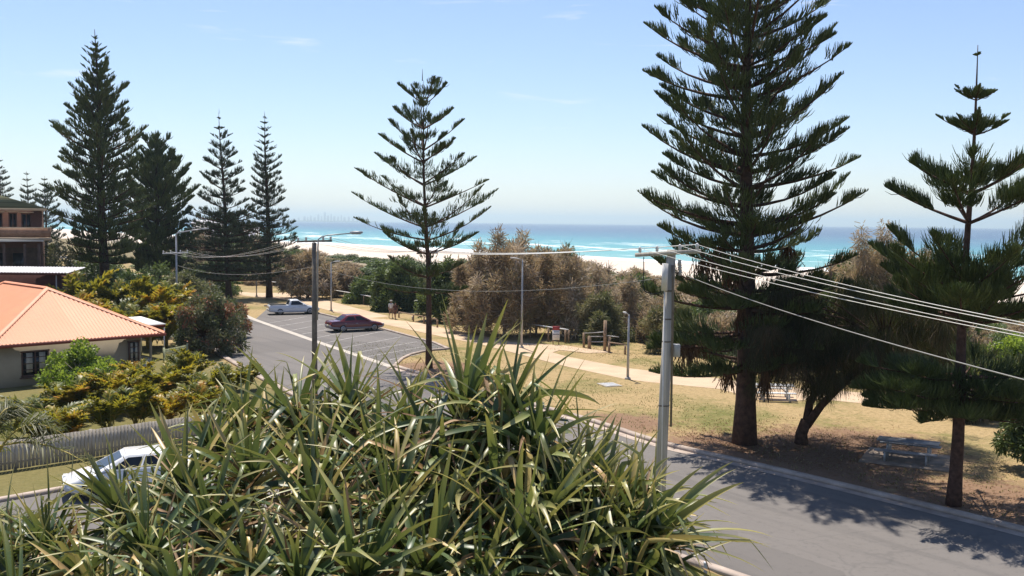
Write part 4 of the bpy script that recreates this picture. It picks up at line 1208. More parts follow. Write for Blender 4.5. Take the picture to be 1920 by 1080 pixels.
# ------------------------------------------------------------------ paling fence
fa, fb = np.array([-24.2, 30.5]), np.array([-8.3, 45.8])
fdir = nrm(fb - fa)
Lf = float(np.linalg.norm(fb - fa))
fence = thing('paling_fence', 'grey vertical paling fence in front of the golden palm hedge', 'fence', (fa[0], fa[1], 0), math.atan2(fdir[1], fdir[0]))
M['paling'] = simple('grey_paling', (0.37, 0.33, 0.28), 0.85, 0.2, 0.2, 2)
mb = MB()
k = int(Lf / 0.14)
for i in range(k):
    mb.box((i * .14 + .05, 0, .58 + rng.uniform(-.012, .012)), (.118, .022, 1.08), tint=rng.random())
mb.build('paling_panel', M['paling'], fence)
mb = MB()
for z_ in (.3, .9):
    mb.box((Lf / 2, .04, z_), (Lf, .05, .08))
mb.build('rail', M['paling'], fence)
for i in range(9):
    MB().box((Lf * i / 8, .09, .55), (.1, .08, 1.15)).build('post', M['paling'], fence)

# ------------------------------------------------------------------ buildings at the left edge
M['brick'] = None
m, nt, out = newmat('red_brown_brick')
tc = nd(nt, 'ShaderNodeTexCoord')
bt = nd(nt, 'ShaderNodeTexBrick', Scale=1.0)
bt.inputs['Color1'].default_value = (0.105, 0.04, 0.03, 1)
bt.inputs['Color2'].default_value = (0.14, 0.055, 0.038, 1)
bt.inputs['Mortar'].default_value = (0.14, 0.10, 0.08, 1)
bt.inputs['Brick Width'].default_value = 0.24
bt.inputs['Row Height'].default_value = 0.086
bt.inputs['Mortar Size'].default_value = 0.008
mp = nd(nt, 'ShaderNodeMapping')
mp.inputs['Rotation'].default_value = (rad(90), 0, 0)
nt.links.new(tc.outputs['Object'], mp.inputs[0])
nt.links.new(mp.outputs[0], bt.inputs['Vector'])
princ(nt, out, bt.outputs[0], 0.9, 0.2)
M['brick'] = m
m, nt, out = newmat('green_roof_tiles')
tc = nd(nt, 'ShaderNodeTexCoord')
wv = nd(nt, 'ShaderNodeTexWave', wave_type='BANDS', bands_direction='Z', wave_profile='SAW')
wv.inputs['Scale'].default_value = 0.8
wv.inputs['Distortion'].default_value = 0.0
nt.links.new(tc.outputs['Object'], wv.inputs[0])
n1 = noise(nt, tc.outputs['Object'], 1.3, 5, 0.7)
cc = mixc(nt, n1, (0.16, 0.17, 0.09), (0.26, 0.24, 0.13))
princ(nt, out, mixc(nt, ramp(nt, wv.outputs['Fac'], [(0.0, gray(0.75)), (0.22, gray(0))]), cc, (0.06, 0.055, 0.035)), 0.85, 0.2, 0, (wv.outputs['Fac'], 0.8, 0.06))
M['tiles'] = m
M['soffit'] = simple('grey_sheet_canopy', (0.36, 0.34, 0.30), 0.8, 0.2, 0.12, 1)
M['shade_brown'] = simple('brown_shade_tone', (0.10, 0.065, 0.05), 0.9, 0.15, 0.3, 2)  # dark brown with the shade below the canopy put into the colour
M['balcony'] = simple('tan_balcony_panel', (0.27, 0.15, 0.09), 0.6, 0.3, 0.25, 3)
M['cream'] = simple('cream_trim', (0.42, 0.32, 0.22), 0.7, 0.25, 0.1, 3)
da = 90.0
xr = P(78, 420, da)[0]
apt = thing('apartment_building', 'red brick apartment building with a green tiled roof and a corner balcony', 'building', (xr, da, 0), rad(23))
ze = zat(40, 391, da)
MB().box((-16, 2.5, ze / 2 - .2), (32, 5, ze + .3)).build('wall', M['brick'], apt)
rb = MB()
zr = ze + 2.4
o8 = .5
rb.add([(-32.8, -o8, ze), (o8, -o8, ze), (o8, 10 + o8, ze), (-32.8, 10 + o8, ze), (-25, 5, zr), (-7.6, 5, zr)], [np.array([[0, 1, 5, 4], [2, 3, 4, 5]]), np.array([[1, 2, 5], [3, 0, 4]]), np.array([[3, 2, 1, 0]])])
rf = rb.build('roof', M['tiles'], apt)
MB().box((-16, -o8 + .02, ze - .10), (32.9, .10, .2)).build('gutter', M['cream'], rf)
zfl = zat(60, 445, da)
def awindow(x0, x1, z0, z1, bars):
    f_ = MB()
    for z_ in (z0, z1):
        f_.box(((x0 + x1) / 2, -.06, z_), (x1 - x0 + .1, .12, .1))
    for x_ in np.linspace(x0, x1, bars + 1):
        f_.box((x_, -.05, (z0 + z1) / 2), (.09, .1, z1 - z0 - .1))
    o = f_.build('window', M['frame'], apt)
    MB().box(((x0 + x1) / 2, -.02, (z0 + z1) / 2), (x1 - x0 - .08, .03, z1 - z0 - .08)).build('pane', M['glass'], o)
    MB().box(((x0 + x1) / 2, -.2, z1 + .14), (x1 - x0 + .5, .4, .10)).build('sun_hood', M['cream'], o)
kx = da / F
awindow((0 - 78) * kx + .0, (12 - 78) * kx, zfl + .1, zat(5, 400, da), 1)
awindow((24 - 78) * kx, (36 - 78) * kx, zfl + .1, zat(30, 400, da), 2)
awindow((45 - 78) * kx, (60 - 78) * kx, zfl + .1, zat(50, 401, da), 2)
awindow((-30 - 78) * kx, (-12 - 78) * kx, zfl + .1, zat(5, 400, da), 2)
bl = MB().box((-2.2, -1.4, zfl - .1), (6.0, 2.8, .22))
bl.build('balcony_floor', M['cream'], apt)
br = MB()
zb_ = zat(60, 427, da - 2.8)
br.box((-2.2, -2.75, (zfl + zb_) / 2), (5.9, .05, zb_ - zfl - .1))
br.box((.75, -1.4, (zfl + zb_) / 2), (.05, 2.64, zb_ - zfl - .1))
bb = br.build('balcony_panel', M['balcony'], apt)
MB().box((-2.2, -2.75, zb_), (6.05, .1, .08)).box((.75, -1.34, zb_), (.1, 2.7, .078)).build('handrail', M['cream'], bb)
MB().box((-1.0, -1.6, zfl + .38), (1.3, .7, .06)).box((-1.5, -1.6, zfl + .18), (.06, .5, .36)).box((-.5, -1.6, zfl + .18), (.06, .5, .36)).build('balcony_table', M['cream'], apt)
ca = MB()
z1_, z2_ = zat(20, 437, da - 1), zat(20, 456, da - 4)
ca.add([(-34, -.02, z1_), (-4.6, -.02, z1_ - .55), (0.3, -.02, z1_ - .75), (0.3, -4, z2_ + .28), (-34, -4, z2_), (-34, -4, z2_ - .12), (0.3, -4, z2_ + .16)], [np.array([[0, 4, 3, 2]]), np.array([[0, 2, 1]]), np.array([[4, 5, 6, 3]])])
ca.build('canopy', M['soffit'], apt)
MB().box((-16, -.05, 5.0), (31.9, .06, 3.2)).build('wall_shade_sheet', M['shade_brown'], apt)  # dark sheet over the brick, its colour standing in for canopy shade
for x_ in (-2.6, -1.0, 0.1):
    MB().box((x_ - .2, -3.8, z2_ / 2), (.22, .22, z2_ - .1)).build('canopy_post', M['shade_brown'], apt)
for x0 in (-3.4, -1.9):
    f_ = MB().box((x0, -.12, 5.2), (1.1, .06, 2.0)).build('lower_window', M['frame'], apt)
    MB().box((x0, -.16, 5.2), (.95, .03, 1.85)).build('pane', M['glass'], f_)
dsd = 78.0
xs = P(127, 510, dsd)[0]
shed = thing('carport', 'dark red carport with a pale corrugated flat roof behind the red roofed house', 'carport', (xs, dsd, 0))
z1_, z2_ = zat(60, 511, dsd), zat(60, 500, dsd + 5.5)
mb = MB()
xx = np.arange(-20, 0.01, 0.06)
rb_ = .03 * np.sin(xx * 2 * math.pi / .25)
V0 = np.c_[xx, np.full(len(xx), -.0), z1_ + rb_]
V1 = np.c_[xx - .9, np.full(len(xx), 5.5), z2_ + rb_]
i = np.arange(len(xx) - 1)
mb.add(np.r_[V0, V1], np.stack([i, i + 1, i + 1 + len(xx), i + len(xx)], -1))
M['palesheet'] = simple('pale_corrugated_sheet', (0.52, 0.51, 0.53), 0.5, 0.4, 0.2, 0.6)
mb.build('roof', M['palesheet'], shed, smooth=True)
M['maroon_wall'] = simple('maroon_boards', (0.075, 0.026, 0.026), 0.85, 0.2, 0.2, 2)
MB().box((-10.5, 2.9, z1_ / 2 - .15), (18.4, 4.6, z1_ - .15)).build('wall', M['maroon_wall'], shed)
MB().box((-10, .05, z1_ - .12), (20, .05, .16)).build('fascia', M['maroon_wall'], shed)
MB().tube([(-1.0, .2, 0), (-1.0, .2, z1_ - .1)], .05, 8).build('post', M['steel'], shed)

# pale beach houses far up the coast behind the thin pines
for i, (px, py, d, wd_, lb) in enumerate(((455, 428, 330, 12, 'small pale house far up the coast glimpsed between the two thin pines'), (385, 418, 380, 16, 'faint pale house on the distant rise behind the left street lamp'))):
    hs_ = thing('beach_house', lb, 'house', (P(px, py, d)[0], d, 0))
    zt2 = zat(px, py, d)
    MB().box((0, 4, zt2 / 2 - .6), (wd_ * .62, 8, zt2 - .2)).build('wall', M['whitepaint'], hs_)
    MB().add([(-wd_ * .36, -.4, zt2 - .7), (wd_ * .36, -.4, zt2 - .7), (wd_ * .36, 8.4, zt2 - .7), (-wd_ * .36, 8.4, zt2 - .7), (-wd_ * .36, 4, zt2 + 1.2), (wd_ * .36, 4, zt2 + 1.2)], [np.array([[0, 1, 5, 4], [2, 3, 4, 5]]), np.array([[1, 2, 5], [3, 0, 4]])]).build('roof', M['palesheet'], hs_)
    for x_ in (-.2, .1):
        MB().box((x_ * wd_, -.03, zt2 - 2.2), (1.5, .06, 1.2)).build('window', M['glass'], hs_)

# ------------------------------------------------------------------ poles, wires, lamps
def pole(name, label, base, top_z, r0, r1, mat, cat='utility pole', lean=(0, 0), group=None):
    t = thing(name, label, cat, (base[0], base[1], 0), 0, group)
    b = MB()
    b.tube([(0, 0, -.3), (lean[0] * .5, lean[1] * .5, top_z * .5), (lean[0], lean[1], top_z)], [r0, (r0 + r1) / 2, r1], 12)
    b.build('pole', M[mat], t, smooth=True)
    return t
def insulator(parent, p, s=1.0, mat='ceramic'):
    return MB().lathe(p, [(.02 * s, 0), (.05 * s, .02 * s), (.035 * s, .05 * s), (.055 * s, .07 * s), (.035 * s, .10 * s), (.045 * s, .13 * s), (.01 * s, .16 * s)], 8).build('insulator', M[mat], parent)
# near pole
bp = G(1240, 1040)
bp[1] -= 0.5
bp[0] = (1241 - 960) / F * bp[1] * 1.003
dp = float(bp[1])
tp = P(1259, 468, dp)
lean = (float(tp[0] - bp[0]), 0.0)
near = pole('utility_pole', 'pale round timber utility pole by the near road with a crossarm and a grey box', bp, float(tp[2]), .165, .125, 'wood', lean=lean)
def pp(px, py, dd=0.0):
    q = P(px, py, dp + dd) - np.array([bp[0], bp[1], 0])
    return q
L1, L2 = pp(1193, 478, 0.75), pp(1312, 471, -0.85)
arm = MB().beam(L1, L2, .11, .11).build('crossarm', M['wood'], near)
ins_pts = [L1 + (L2 - L1) * k + np.array([0, 0, .06]) for k in (.06, .34, .70, .96)]
for q in ins_pts:
    insulator(arm, q, 1.0)
MB().tube([pp(1247.5, 494, -.22), pp(1245.5, 545, -.22)], .085, 12).tube([pp(1246, 545, -.22), pp(1238, 1010, -.24)], .02, 6).build('cable_riser', M['ceramic'], near, smooth=True)
MB().tube([pp(1262, 497, -.2), pp(1262, 530, -.2), pp(1258, 800, -.22)], [.05, .035, .03], 8).build('conduit', M['wooddark'], near, smooth=True)
for k in range(3):
    insulator(near, pp(1274 + k * .5, 499 + k * 9, -.1), 1.2, 'steel')
bx_ = MB().box(pp(1268.5, 657, -.1), (.17, .2, .34))
bx_.build('meter_box', M['steel'], near, bevel=.015)
for k_, y_ in enumerate((545, 598, 640, 760)):
    zc = float(pp(1256, y_)[2])
    f_ = zc / float(tp[2])
    MB().lathe((lean[0] * f_, 0, zc), [(.165 - .04 * f_ + .004, -.02), (.165 - .04 * f_ + .008, -.015), (.165 - .04 * f_ + .008, .015), (.165 - .04 * f_ + .004, .02)], 14).build('strap_band', M['wooddark'], near)
lp = [pp(1207, 482, .5), pp(1207, 510, .4), pp(1205, 535, .3), pp(1211, 548, .2), pp(1225, 552, 0), pp(1238, 548, -.15), pp(1245, 540, -.2)]
MB().tube(lp, .014, 5, cap=False).build('cable_loop', M['blackrub'], near)
# pole behind the slender pine
bm = np.array([P(805, 690, 68.0)[0], 68.0, 0])
mid = pole('utility_pole', 'dark utility pole hidden behind the trunk of the slender pine', bm, zat(805, 470, 68), .13, .10, 'wooddark')
mz = zat(800, 476, 68)
q1, q2 = P(782, 475, 67.6) - np.array([bm[0], bm[1], 0]), P(821, 474, 68.4) - np.array([bm[0], bm[1], 0])
arm = MB().beam(q1 - np.array([0, .2, 0]), q2 - np.array([0, .2, 0]), .1, .1).build('crossarm', M['wooddark'], mid)
mids = [q1 + (q2 - q1) * k + np.array([0, -.2, .05]) for k in (.05, .35, .65, .95)]
for q in mids:
    insulator(arm, q, 1.2)
# pole with the street lamp
dl = 50.0
blp = np.array([P(590, 690, dl)[0], dl, 0])
lamp = pole('utility_pole', 'brown timber pole beside the road with a curved street lamp arm', blp, zat(590, 455, dl), .15, .115, 'wooddark')
def lq(px, py, dd=0.0):
    return P(px, py, dl + dd) - np.array([blp[0], blp[1], 0])
arm1 = [lq(595, 600, -.14), lq(596, 465, -.14), lq(597, 449, -.14), lq(603, 444, -.14), lq(615, 441, -.12), lq(662, 437, 0)]
MB().tube(arm1, [.04, .04, .035, .032, .03, .028], 8, cap=True).build('lamp_arm', M['steel'], lamp, smooth=True)
lh = MB()
lh.loft([[lq(656, 436, 0) + (0, s * .04, z) for s, z in ((-1, -.03), (1, -.03), (1, .03), (-1, .03))], [lq(661, 436, 0) + (0, s * .14, z) for s, z in ((-1, -.09), (1, -.09), (.7, .07), (-.7, .07))], [lq(672, 435.5, 0) + (0, s * .16, z) for s, z in ((-1, -.10), (1, -.10), (.7, .06), (-.7, .06))], [lq(680, 435, 0) + (0, s * .08, z) for s, z in ((-1, -.06), (1, -.06), (.7, .03), (-.7, .03))]])
hd2 = lh.build('lamp_head', M['steel'], lamp)
MB().box(lq(670, 438.5, 0), (.34, .22, .05)).build('lamp_lens', M['ceramic'], hd2)
ar = MB().beam(lq(557, 453, 0.2), lq(622, 451.5, -.2), .1, .1).build('crossarm', M['wooddark'], lamp)
lpts = [lq(559, 452, .2), lq(574, 451, .1), lq(606, 450.5, -.1), lq(620, 450, -.2)]
for q in lpts:
    insulator(ar, q, 1.2)
# far street lamp pole on the left
dfl = 88.0
bfl = np.array([P(331, 520, dfl)[0], dfl, 0])
fl = pole('utility_pole', 'thin grey street lamp pole at the left in front of the dark pines', bfl, zat(330, 440, dfl), .10, .07, 'steel', 'street lamp')
def fq(px, py, dd=0.0):
    return P(px, py, dfl + dd) - np.array([bfl[0], bfl[1], 0])
MB().tube([fq(330, 445), fq(330.5, 439), fq(333, 436.5), fq(360, 432), fq(380, 429)], [.07, .065, .06, .05, .045], 8).build('lamp_arm', M['steel'], fl, smooth=True)
MB().loft([[fq(378, 429.3) + (0, s * .08, z) for s, z in ((-1, -.04), (1, -.04), (1, .04), (-1, .04))], [fq(383, 428.6) + (0, s * .2, z) for s, z in ((-1, -.1), (1, -.1), (.7, .08), (-.7, .08))], [fq(391, 428) + (0, s * .1, z) for s, z in ((-1, -.06), (1, -.06), (.7, .03), (-.7, .03))]]).build('lamp_head', M['steel'], fl)
ar = MB().beam(fq(305, 475.5, .3), fq(352, 473.5, -.3), .12, .12).build('crossarm', M['ceramic'], fl)
fpts = [fq(306, 474, .3), fq(320, 473.5, .1), fq(338, 473, -.1), fq(351, 472.5, -.3)]
for q in fpts:
    insulator(ar, q, 1.2)
# footpath lamp posts
def path_lamp(px, py, ytop, arm, label):
    b_ = G(px, py)
    d = b_[1]
    z = zat(px, ytop, d)
    t = thing('path_lamp', label, 'lamp post', b_, 0, 'lamp posts along the footpath')
    MB().tube([(0, 0, 0), (0, 0, z * .45), (0, 0, z)], [.085, .075, .05], 10).build('post', M['steel'], t, smooth=True)
    MB().box((0, 0, .06), (.36, .36, .12), taper=.8).build('base_plate', M['concrete'], t)
    MB().tube([(0, 0, z - .03), (arm * .25, 0, z + .06), (arm * .5, 0, z + .10)], .03, 6).build('lamp_arm', M['steel'], t)
    MB().loft([[(arm * .4, s * .06, z + .1 + k) for s, k in ((-1, -.03), (1, -.03), (1, .05), (-1, .05))], [(arm * .6, s * .17, z + .11 + k) for s, k in ((-1, -.06), (1, -.06), (.8, .06), (-.8, .06))], [(arm * 1.0, s * .12, z + .14 + k) for s, k in ((-1, -.03), (1, -.03), (.8, .04), (-.8, .04))]]).build('lamp_head', M['ceramic'], t)
path_lamp(1177, 711, 590, -.35, 'slim grey lamp post by the footpath just left of the near utility pole')
path_lamp(978, 652, 487, -.9, 'grey lamp post by the footpath in front of the tall brown tree')
path_lamp(621, 583, 492, .9, 'farther grey lamp post beside the footpath, behind the white utility vehicle')
path_lamp(481, 556, 512, .9, 'farthest thin lamp post beside the footpath, between the two thin pines')
# wires
def wire(label, a, b, sag, r, mat='wire', group='overhead wires'):
    a, b = np.asarray(a, float), np.asarray(b, float)
    u = np.linspace(0, 1, 21)
    pts = a + (b - a) * u[:, None] - np.array([0, 0, 1]) * (4 * sag * u * (1 - u))[:, None]
    o = MB().tube(pts, r, 5, cap=False).build('overhead_wire', M[mat], None, smooth=True)
    return tag(o, label, 'wire', group)
nb = np.array([bp[0], bp[1], 0])
ends = [(2010, 649, 12.5), (2010, 643, 12.2), (2010, 628, 11.9), (2010, 623, 11.6)]
nms = ['lowest of the four bright wires running from the near pole to the right edge', 'second lowest of the four bright wires running from the near pole to the right edge', 'second highest of the four bright wires running from the near pole to the right edge', 'highest of the four bright wires running from the near pole to the right edge']
for q, (px, py, d), lb in zip(ins_pts, ends, nms):
    wire(lb, q + nb + (0, 0, .12), P(px, py, d), .10, .0065)
for q, q2_, lb in zip(ins_pts, mids, ('left', 'inner left', 'inner right', 'right')):
    wire('pale wire strung between the near pole and the pole behind the slender pine', q + nb + (0, 0, .12), q2_ + bm + (0, 0, .14), .22, .012)
for q, q2_ in zip(mids, lpts):
    wire('dull wire strung between the slender pine and the street lamp pole', q + bm + (0, 0, .14), q2_ + blp + (0, 0, .14), .35, .008, 'wiredull')
for q, q2_ in zip(lpts, fpts):
    wire('thin wire running from the street lamp pole to the far left lamp pole', q + blp + (0, 0, .14), q2_ + bfl + (0, 0, .14), .75, .007, 'wire')
wire('low thin cable from the near pole dropping to the right edge', P(1285, 516, dp), P(1990, 730, 11.5), .12, .010, 'wiredull', None)
wire('single low cable sagging from the street lamp pole to the near pole', P(596, 500, dl), P(1250, 520, dp), .75, .006, 'wiredull', None)
wire('low thin cable from the street lamp pole to the far left lamp pole', P(588, 500, dl), P(331, 497, dfl), .6, .010, 'wiredull', None)

# ------------------------------------------------------------------ cars
def carpaint(name, c, rough=0.28):
    return simple(name, c, rough, 0.5, 0.06, 2, 0, 0.0, 0.6)
M['rim'] = simple('alloy_rim', (0.45, 0.45, 0.46), 0.35, 0.5, 0.1, 5, 0, 0.6)
M['redlens'] = simple('red_lens', (0.35, 0.02, 0.015), 0.2, 0.5, 0.1, 5)
M['clearlens'] = simple('clear_lens', (0.75, 0.75, 0.72), 0.15, 0.6, 0.1, 5)
M['plate'] = simple('number_plate', (0.7, 0.66, 0.45), 0.5, 0.3, 0.05, 5)
def car(name, label, loc, heading, paint, trim, L=4.7, W=1.78, Hh=1.42, kind='sedan'):
    t = thing(name, label, 'car', (loc[0], loc[1], 0.012), heading)
    h2, w2 = L / 2, W / 2
    # body stations: x, half width, bottom, shoulder height, deck height
    if kind == 'ute':
        stn = [(-h2, .86, .42, .74, .86), (-h2 + .10, .95, .30, .78, .95), (-h2 + .75, 1.0, .24, .80, .96), (-.4, 1.0, .22, .78, .95), (.35, 1.0, .22, .76, .92), (.95, 1.0, .22, .74, .90), (1.6, .98, .24, .68, .80), (h2 - .25, .93, .28, .60, .68), (h2 - .05, .82, .34, .54, .58), (h2, .74, .42, .50, .53)]
    else:
        stn = [(-h2, .84, .42, .72, .80), (-h2 + .08, .93, .30, .76, .92), (-h2 + .7, .99, .24, .78, .96), (-.6, 1.0, .22, .77, .94), (.35, 1.0, .22, .75, .91), (.95, 1.0, .22, .73, .88), (1.6, .98, .24, .66, .78), (h2 - .25, .93, .28, .58, .68), (h2 - .05, .84, .34, .52, .58), (h2, .76, .42, .48, .52)]
    rings = []
    for x, wf, zb, zs, zd in stn:
        w = w2 * wf
        half = [(w * .80, zb), (w * .97, zb + .06), (w, (zb + zs) * .5), (w * .985, zs), (w * .90, zd - .02), (w * .6, zd + .012)]
        ring = [(x, y, z) for y, z in half] + [(x, -y, z) for y, z in half[::-1]]
        rings.append(ring)
    body = MB().loft(rings)
    ob = body.build('body', paint, t, smooth=True)
    ob.modifiers.new('es', 'EDGE_SPLIT').split_angle = rad(38)
    # lower bumper / sill band
    band = []
    for x, wf, zb, zs, zd in stn:
        w = w2 * wf + .012
        band.append([(x * 1.004, w * .82, zb - .015), (x * 1.004, w, zb + .05), (x * 1.004, w, zb + .19), (x * 1.004, w * .86, zb + .19), (x * 1.004, -w * .86, zb + .19), (x * 1.004, -w, zb + .19), (x * 1.004, -w, zb + .05), (x * 1.004, -w * .82, zb - .015)])
    MB().loft(band).build('bumper_and_sills', trim, t, smooth=False)
    # cabin
    if kind == 'ute':
        b0, b1, r0_, r1_ = -.62, 1.28, -.38, .42
    else:
        b0, b1, r0_, r1_ = -1.62, 1.22, -.95, .30
    zb_, zr_ = .90, Hh
    wb, wr = w2 * .93, w2 * .72
    def cabring(f):
        x0 = b0 + (r0_ - b0) * f
        x1 = b1 + (r1_ - b1) * f
        w = wb + (wr - wb) * f
        z = zb_ + (zr_ - .05 - zb_) * f
        return [(x0, -w * .94, z), (x0, w * .94, z), (x0 + .12, w, z), (x1 - .12, w, z), (x1, w * .92, z), (x1, -w * .92, z), (x1 - .12, -w, z), (x0 + .12, -w, z)]
    top = [(x * .93 + .07 * (r0_ + r1_) / 2, y * .88, zr_) for x, y, z in cabring(1.0)]
    cb = MB().loft([cabring(0), cabring(.5), cabring(1.0), top]).build('cabin', paint, t, smooth=True)
    cb.modifiers.new('es', 'EDGE_SPLIT').split_angle = rad(35)
    def pt(x_f, side, f, off):
        x0 = b0 + (r0_ - b0) * f
        x1 = b1 + (r1_ - b1) * f
        w = wb + (wr - wb) * f
        return (x0 + (x1 - x0) * x_f, side * (w + off), zb_ + (zr_ - .05 - zb_) * f)
    splits = [(.13, .90)] if kind == 'ute' else [(.12, .50), (.53, .88)]
    for sd in (1, -1):
        for a_, b_ in splits:
            q = [pt(a_, sd, .12, .006), pt(b_, sd, .12, .006), pt(b_ - .02, sd, .88, .006), pt(a_ + .02, sd, .88, .006)]
            MB().ngon(q if sd < 0 else q[::-1]).build('side_window', M['glass'], t)
    def endglass(front):
        o_ = .008 if front else -.008
        q = []
        for f, s_ in ((.10, 1), (.10, -1), (.90, -1), (.90, 1)):
            x = (b1 + (r1_ - b1) * f) if front else (b0 + (r0_ - b0) * f)
            w = (wb + (wr - wb) * f) * .80
            q.append((x + o_, s_ * w, zb_ + (zr_ - .05 - zb_) * f + .006))
        MB().ngon(q if not front else q[::-1]).build('windscreen' if front else 'rear_window', M['glass'], t)
    endglass(True)
    endglass(False)
    if kind == 'ute':
        MB().box((-1.55, 0, .985), (1.55, W * .80, .03)).build('tray_cover', trim if False else M['blackrub'], t)
    for x in (-L * .285, L * .302):
        for sd in (1, -1):
            MB().lathe((x, sd * (w2 - .085), .335), [(.30, -.02), (.38, -.02), (.38, .095), (.30, .095)], 20, axis='y').build('wheel_arch', M['blackrub'], t)
            wh = MB().lathe((x, sd * (w2 - .10), .315), [(.20, -.105), (.29, -.105), (.315, -.08), (.315, .08), (.29, .112), (.20, .112)], 22, axis='y').build('wheel', M['blackrub'], t, smooth=False)
            rimm = MB().lathe((x, sd * (w2 - .10), .315), [(.02, sd * .085), (.06, sd * .11), (.12, sd * .10), (.205, sd * .12), (.205, sd * .05), (.02, sd * .05)], 18, axis='y')
            rimm.build('rim', M['rim'], wh)
    for sd in (1, -1):
        MB().box((h2 - .10, sd * w2 * .62, .57), (.16, .36, .13)).build('headlight', M['clearlens'], t, bevel=.02)
        MB().box((-h2 + .06, sd * w2 * .66, .70), (.14, .34, .16)).build('tail_light', M['redlens'], t, bevel=.02)
        MB().box((b1 - .42, sd * (w2 * .98), .98), (.12, .20, .12)).build('mirror', paint, t, bevel=.02)
        for hx_ in ((.15,) if kind == 'ute' else (.05, -.95)):
            MB().box((hx_ - .2, sd * (w2 + .004), .72), (.2, .02, .03)).build('door_handle', trim, t)
    MB().box((-h2 - .012, 0, .56), (.02, .36, .12)).build('number_plate', M['plate'], t)
    MB().box((h2 + .004, 0, .50), (.03, .8, .12)).build('grille', M['blackrub'], t)
    return t
M['cwhite'] = carpaint('pale_silver_white_paint', (0.62, 0.64, 0.66))
M['cmaroon'] = carpaint('maroon_paint', (0.13, 0.014, 0.018), 0.25)
M['cdark'] = carpaint('dark_blue_black_paint', (0.018, 0.02, 0.028), 0.25)
M['cbright'] = carpaint('white_car_paint', (0.74, 0.74, 0.74))
M['silvertrim'] = simple('grey_lower_trim', (0.20, 0.19, 0.20), 0.5, 0.4, 0.1, 4)
M['whitetrim'] = simple('pale_lower_trim', (0.50, 0.52, 0.54), 0.45, 0.4, 0.1, 4)
def mid2(a_, b_):
    A, B = G(*a_), G(*b_)
    return (A + B) / 2, math.atan2(B[1] - A[1], B[0] - A[0])
c_, hd3 = mid2((526, 591), (579, 589.3))
hd3 = rad(22)
off = np.array([-math.sin(hd3), math.cos(hd3), 0]) * .89
car('utility_car', 'pale silver two door utility car parked nose to the footpath in the farthest bay', c_ + off, hd3, M['cwhite'], M['whitetrim'], 4.95, 1.85, 1.45, 'ute')
c_, hd3 = mid2((644, 624), (700, 620.5))
hd3 = rad(30)
off = np.array([-math.sin(hd3), math.cos(hd3), 0]) * .86
car('sedan_car', 'dark maroon sedan parked alone in the middle of the parking bays', c_ + off, hd3, M['cmaroon'], M['silvertrim'], 4.75, 1.76, 1.40)
car('sedan_car', 'white sedan parked by the paling fence, half hidden by the spiky foreground leaves', (-12.9, 33.6, 0), rad(206), M['cbright'], M['whitetrim'], 4.4, 1.72, 1.40)
pk = G(414, 646)
car('sedan_car', 'dark car parked on the road edge under the reddish flowering bush', pk + np.array([-1.5, 0.6, 0]), rad(118), M['cdark'], M['blackrub'], 4.4, 1.75, 1.42)

# ------------------------------------------------------------------ park furniture
def picnic(label, ctr, rz, L=2.3, tw=.8, topm='tablegrey', framem='steel', sc=1.0):
    t = thing('picnic_table', label, 'picnic table', ctr, rz)
    mb = MB()
    for k in range(5):
        mb.box((0, (k - 2) * tw / 5, .755), (L, tw / 5 - .012, .045))
    mb.build('table_top', M[topm], t)
    for sd in (1, -1):
        mb = MB()
        for k in range(2):
            mb.box((0, sd * (.82 + (k - .5) * .17), .455), (L, .155, .045))
        mb.build('bench', M[topm], t)
    for x in (-L * .33, L * .33):
        f_ = MB().box((x, 0, .70), (.07, tw * .9, .06)).beam((x, 0, .70), (x, 0, .02), .10, .10).box((x, 0, .40), (.06, 1.9, .05))
        for sd in (1, -1):
            f_.box((x, sd * .82, .21), (.06, .30, .38))
        f_.build('leg_frame', M[framem], t)
    return t
ctr = (G(1655, 862) + G(1748, 870)) / 2
picnic('grey picnic table with benches in the shade beside the young pine trunk', ctr + np.array([.15, .35, 0]), rad(-28), 2.3)
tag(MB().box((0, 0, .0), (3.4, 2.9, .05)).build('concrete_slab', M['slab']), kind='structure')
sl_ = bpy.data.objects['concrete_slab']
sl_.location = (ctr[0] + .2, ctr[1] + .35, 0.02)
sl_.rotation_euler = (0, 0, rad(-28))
ct2 = (G(1425, 752) + G(1480, 754)) / 2
picnic('white picnic table on the footpath seen between the big pine and the she-oak', ct2 + np.array([.2, .8, 0]), rad(-8), 2.0, .75, 'whitepaint', 'whitepaint')


# timber exercise frame
ex = G(1118, 657)
t = thing('exercise_frame', 'timber exercise frame with horizontal bars on a small pad beside the footpath', 'exercise frame', ex)
de = ex[1]
def exq(px, py):
    return G(px, py) - ex
for px, py, yt, r in ((1094.5, 651, 624, .09), (1105, 653.5, 630, .13), (1134, 658, 601, .12), (1142, 659.5, 632, .10)):
    b_ = exq(px, py)
    z = zat(px, yt, b_[1] + de)
    MB().tube([b_, b_ + (0, 0, z)], r, 8).build('post', M['timber'], t)
def bar(a_, b_, ya, yb):
    A, B = exq(*a_), exq(*b_)
    A[2], B[2] = zat(a_[0], ya, A[1] + de), zat(b_[0], yb, B[1] + de)
    MB().tube([A, B], .035, 6).build('bar', M['steel'], t)
bar((1094.5, 651), (1134, 658), 625, 622.5)
bar((1105, 653.5), (1134, 658), 631, 631)
bar((1105, 653.5), (1134, 658), 641, 641)
bar((1134, 658), (1160, 661), 629, 632)
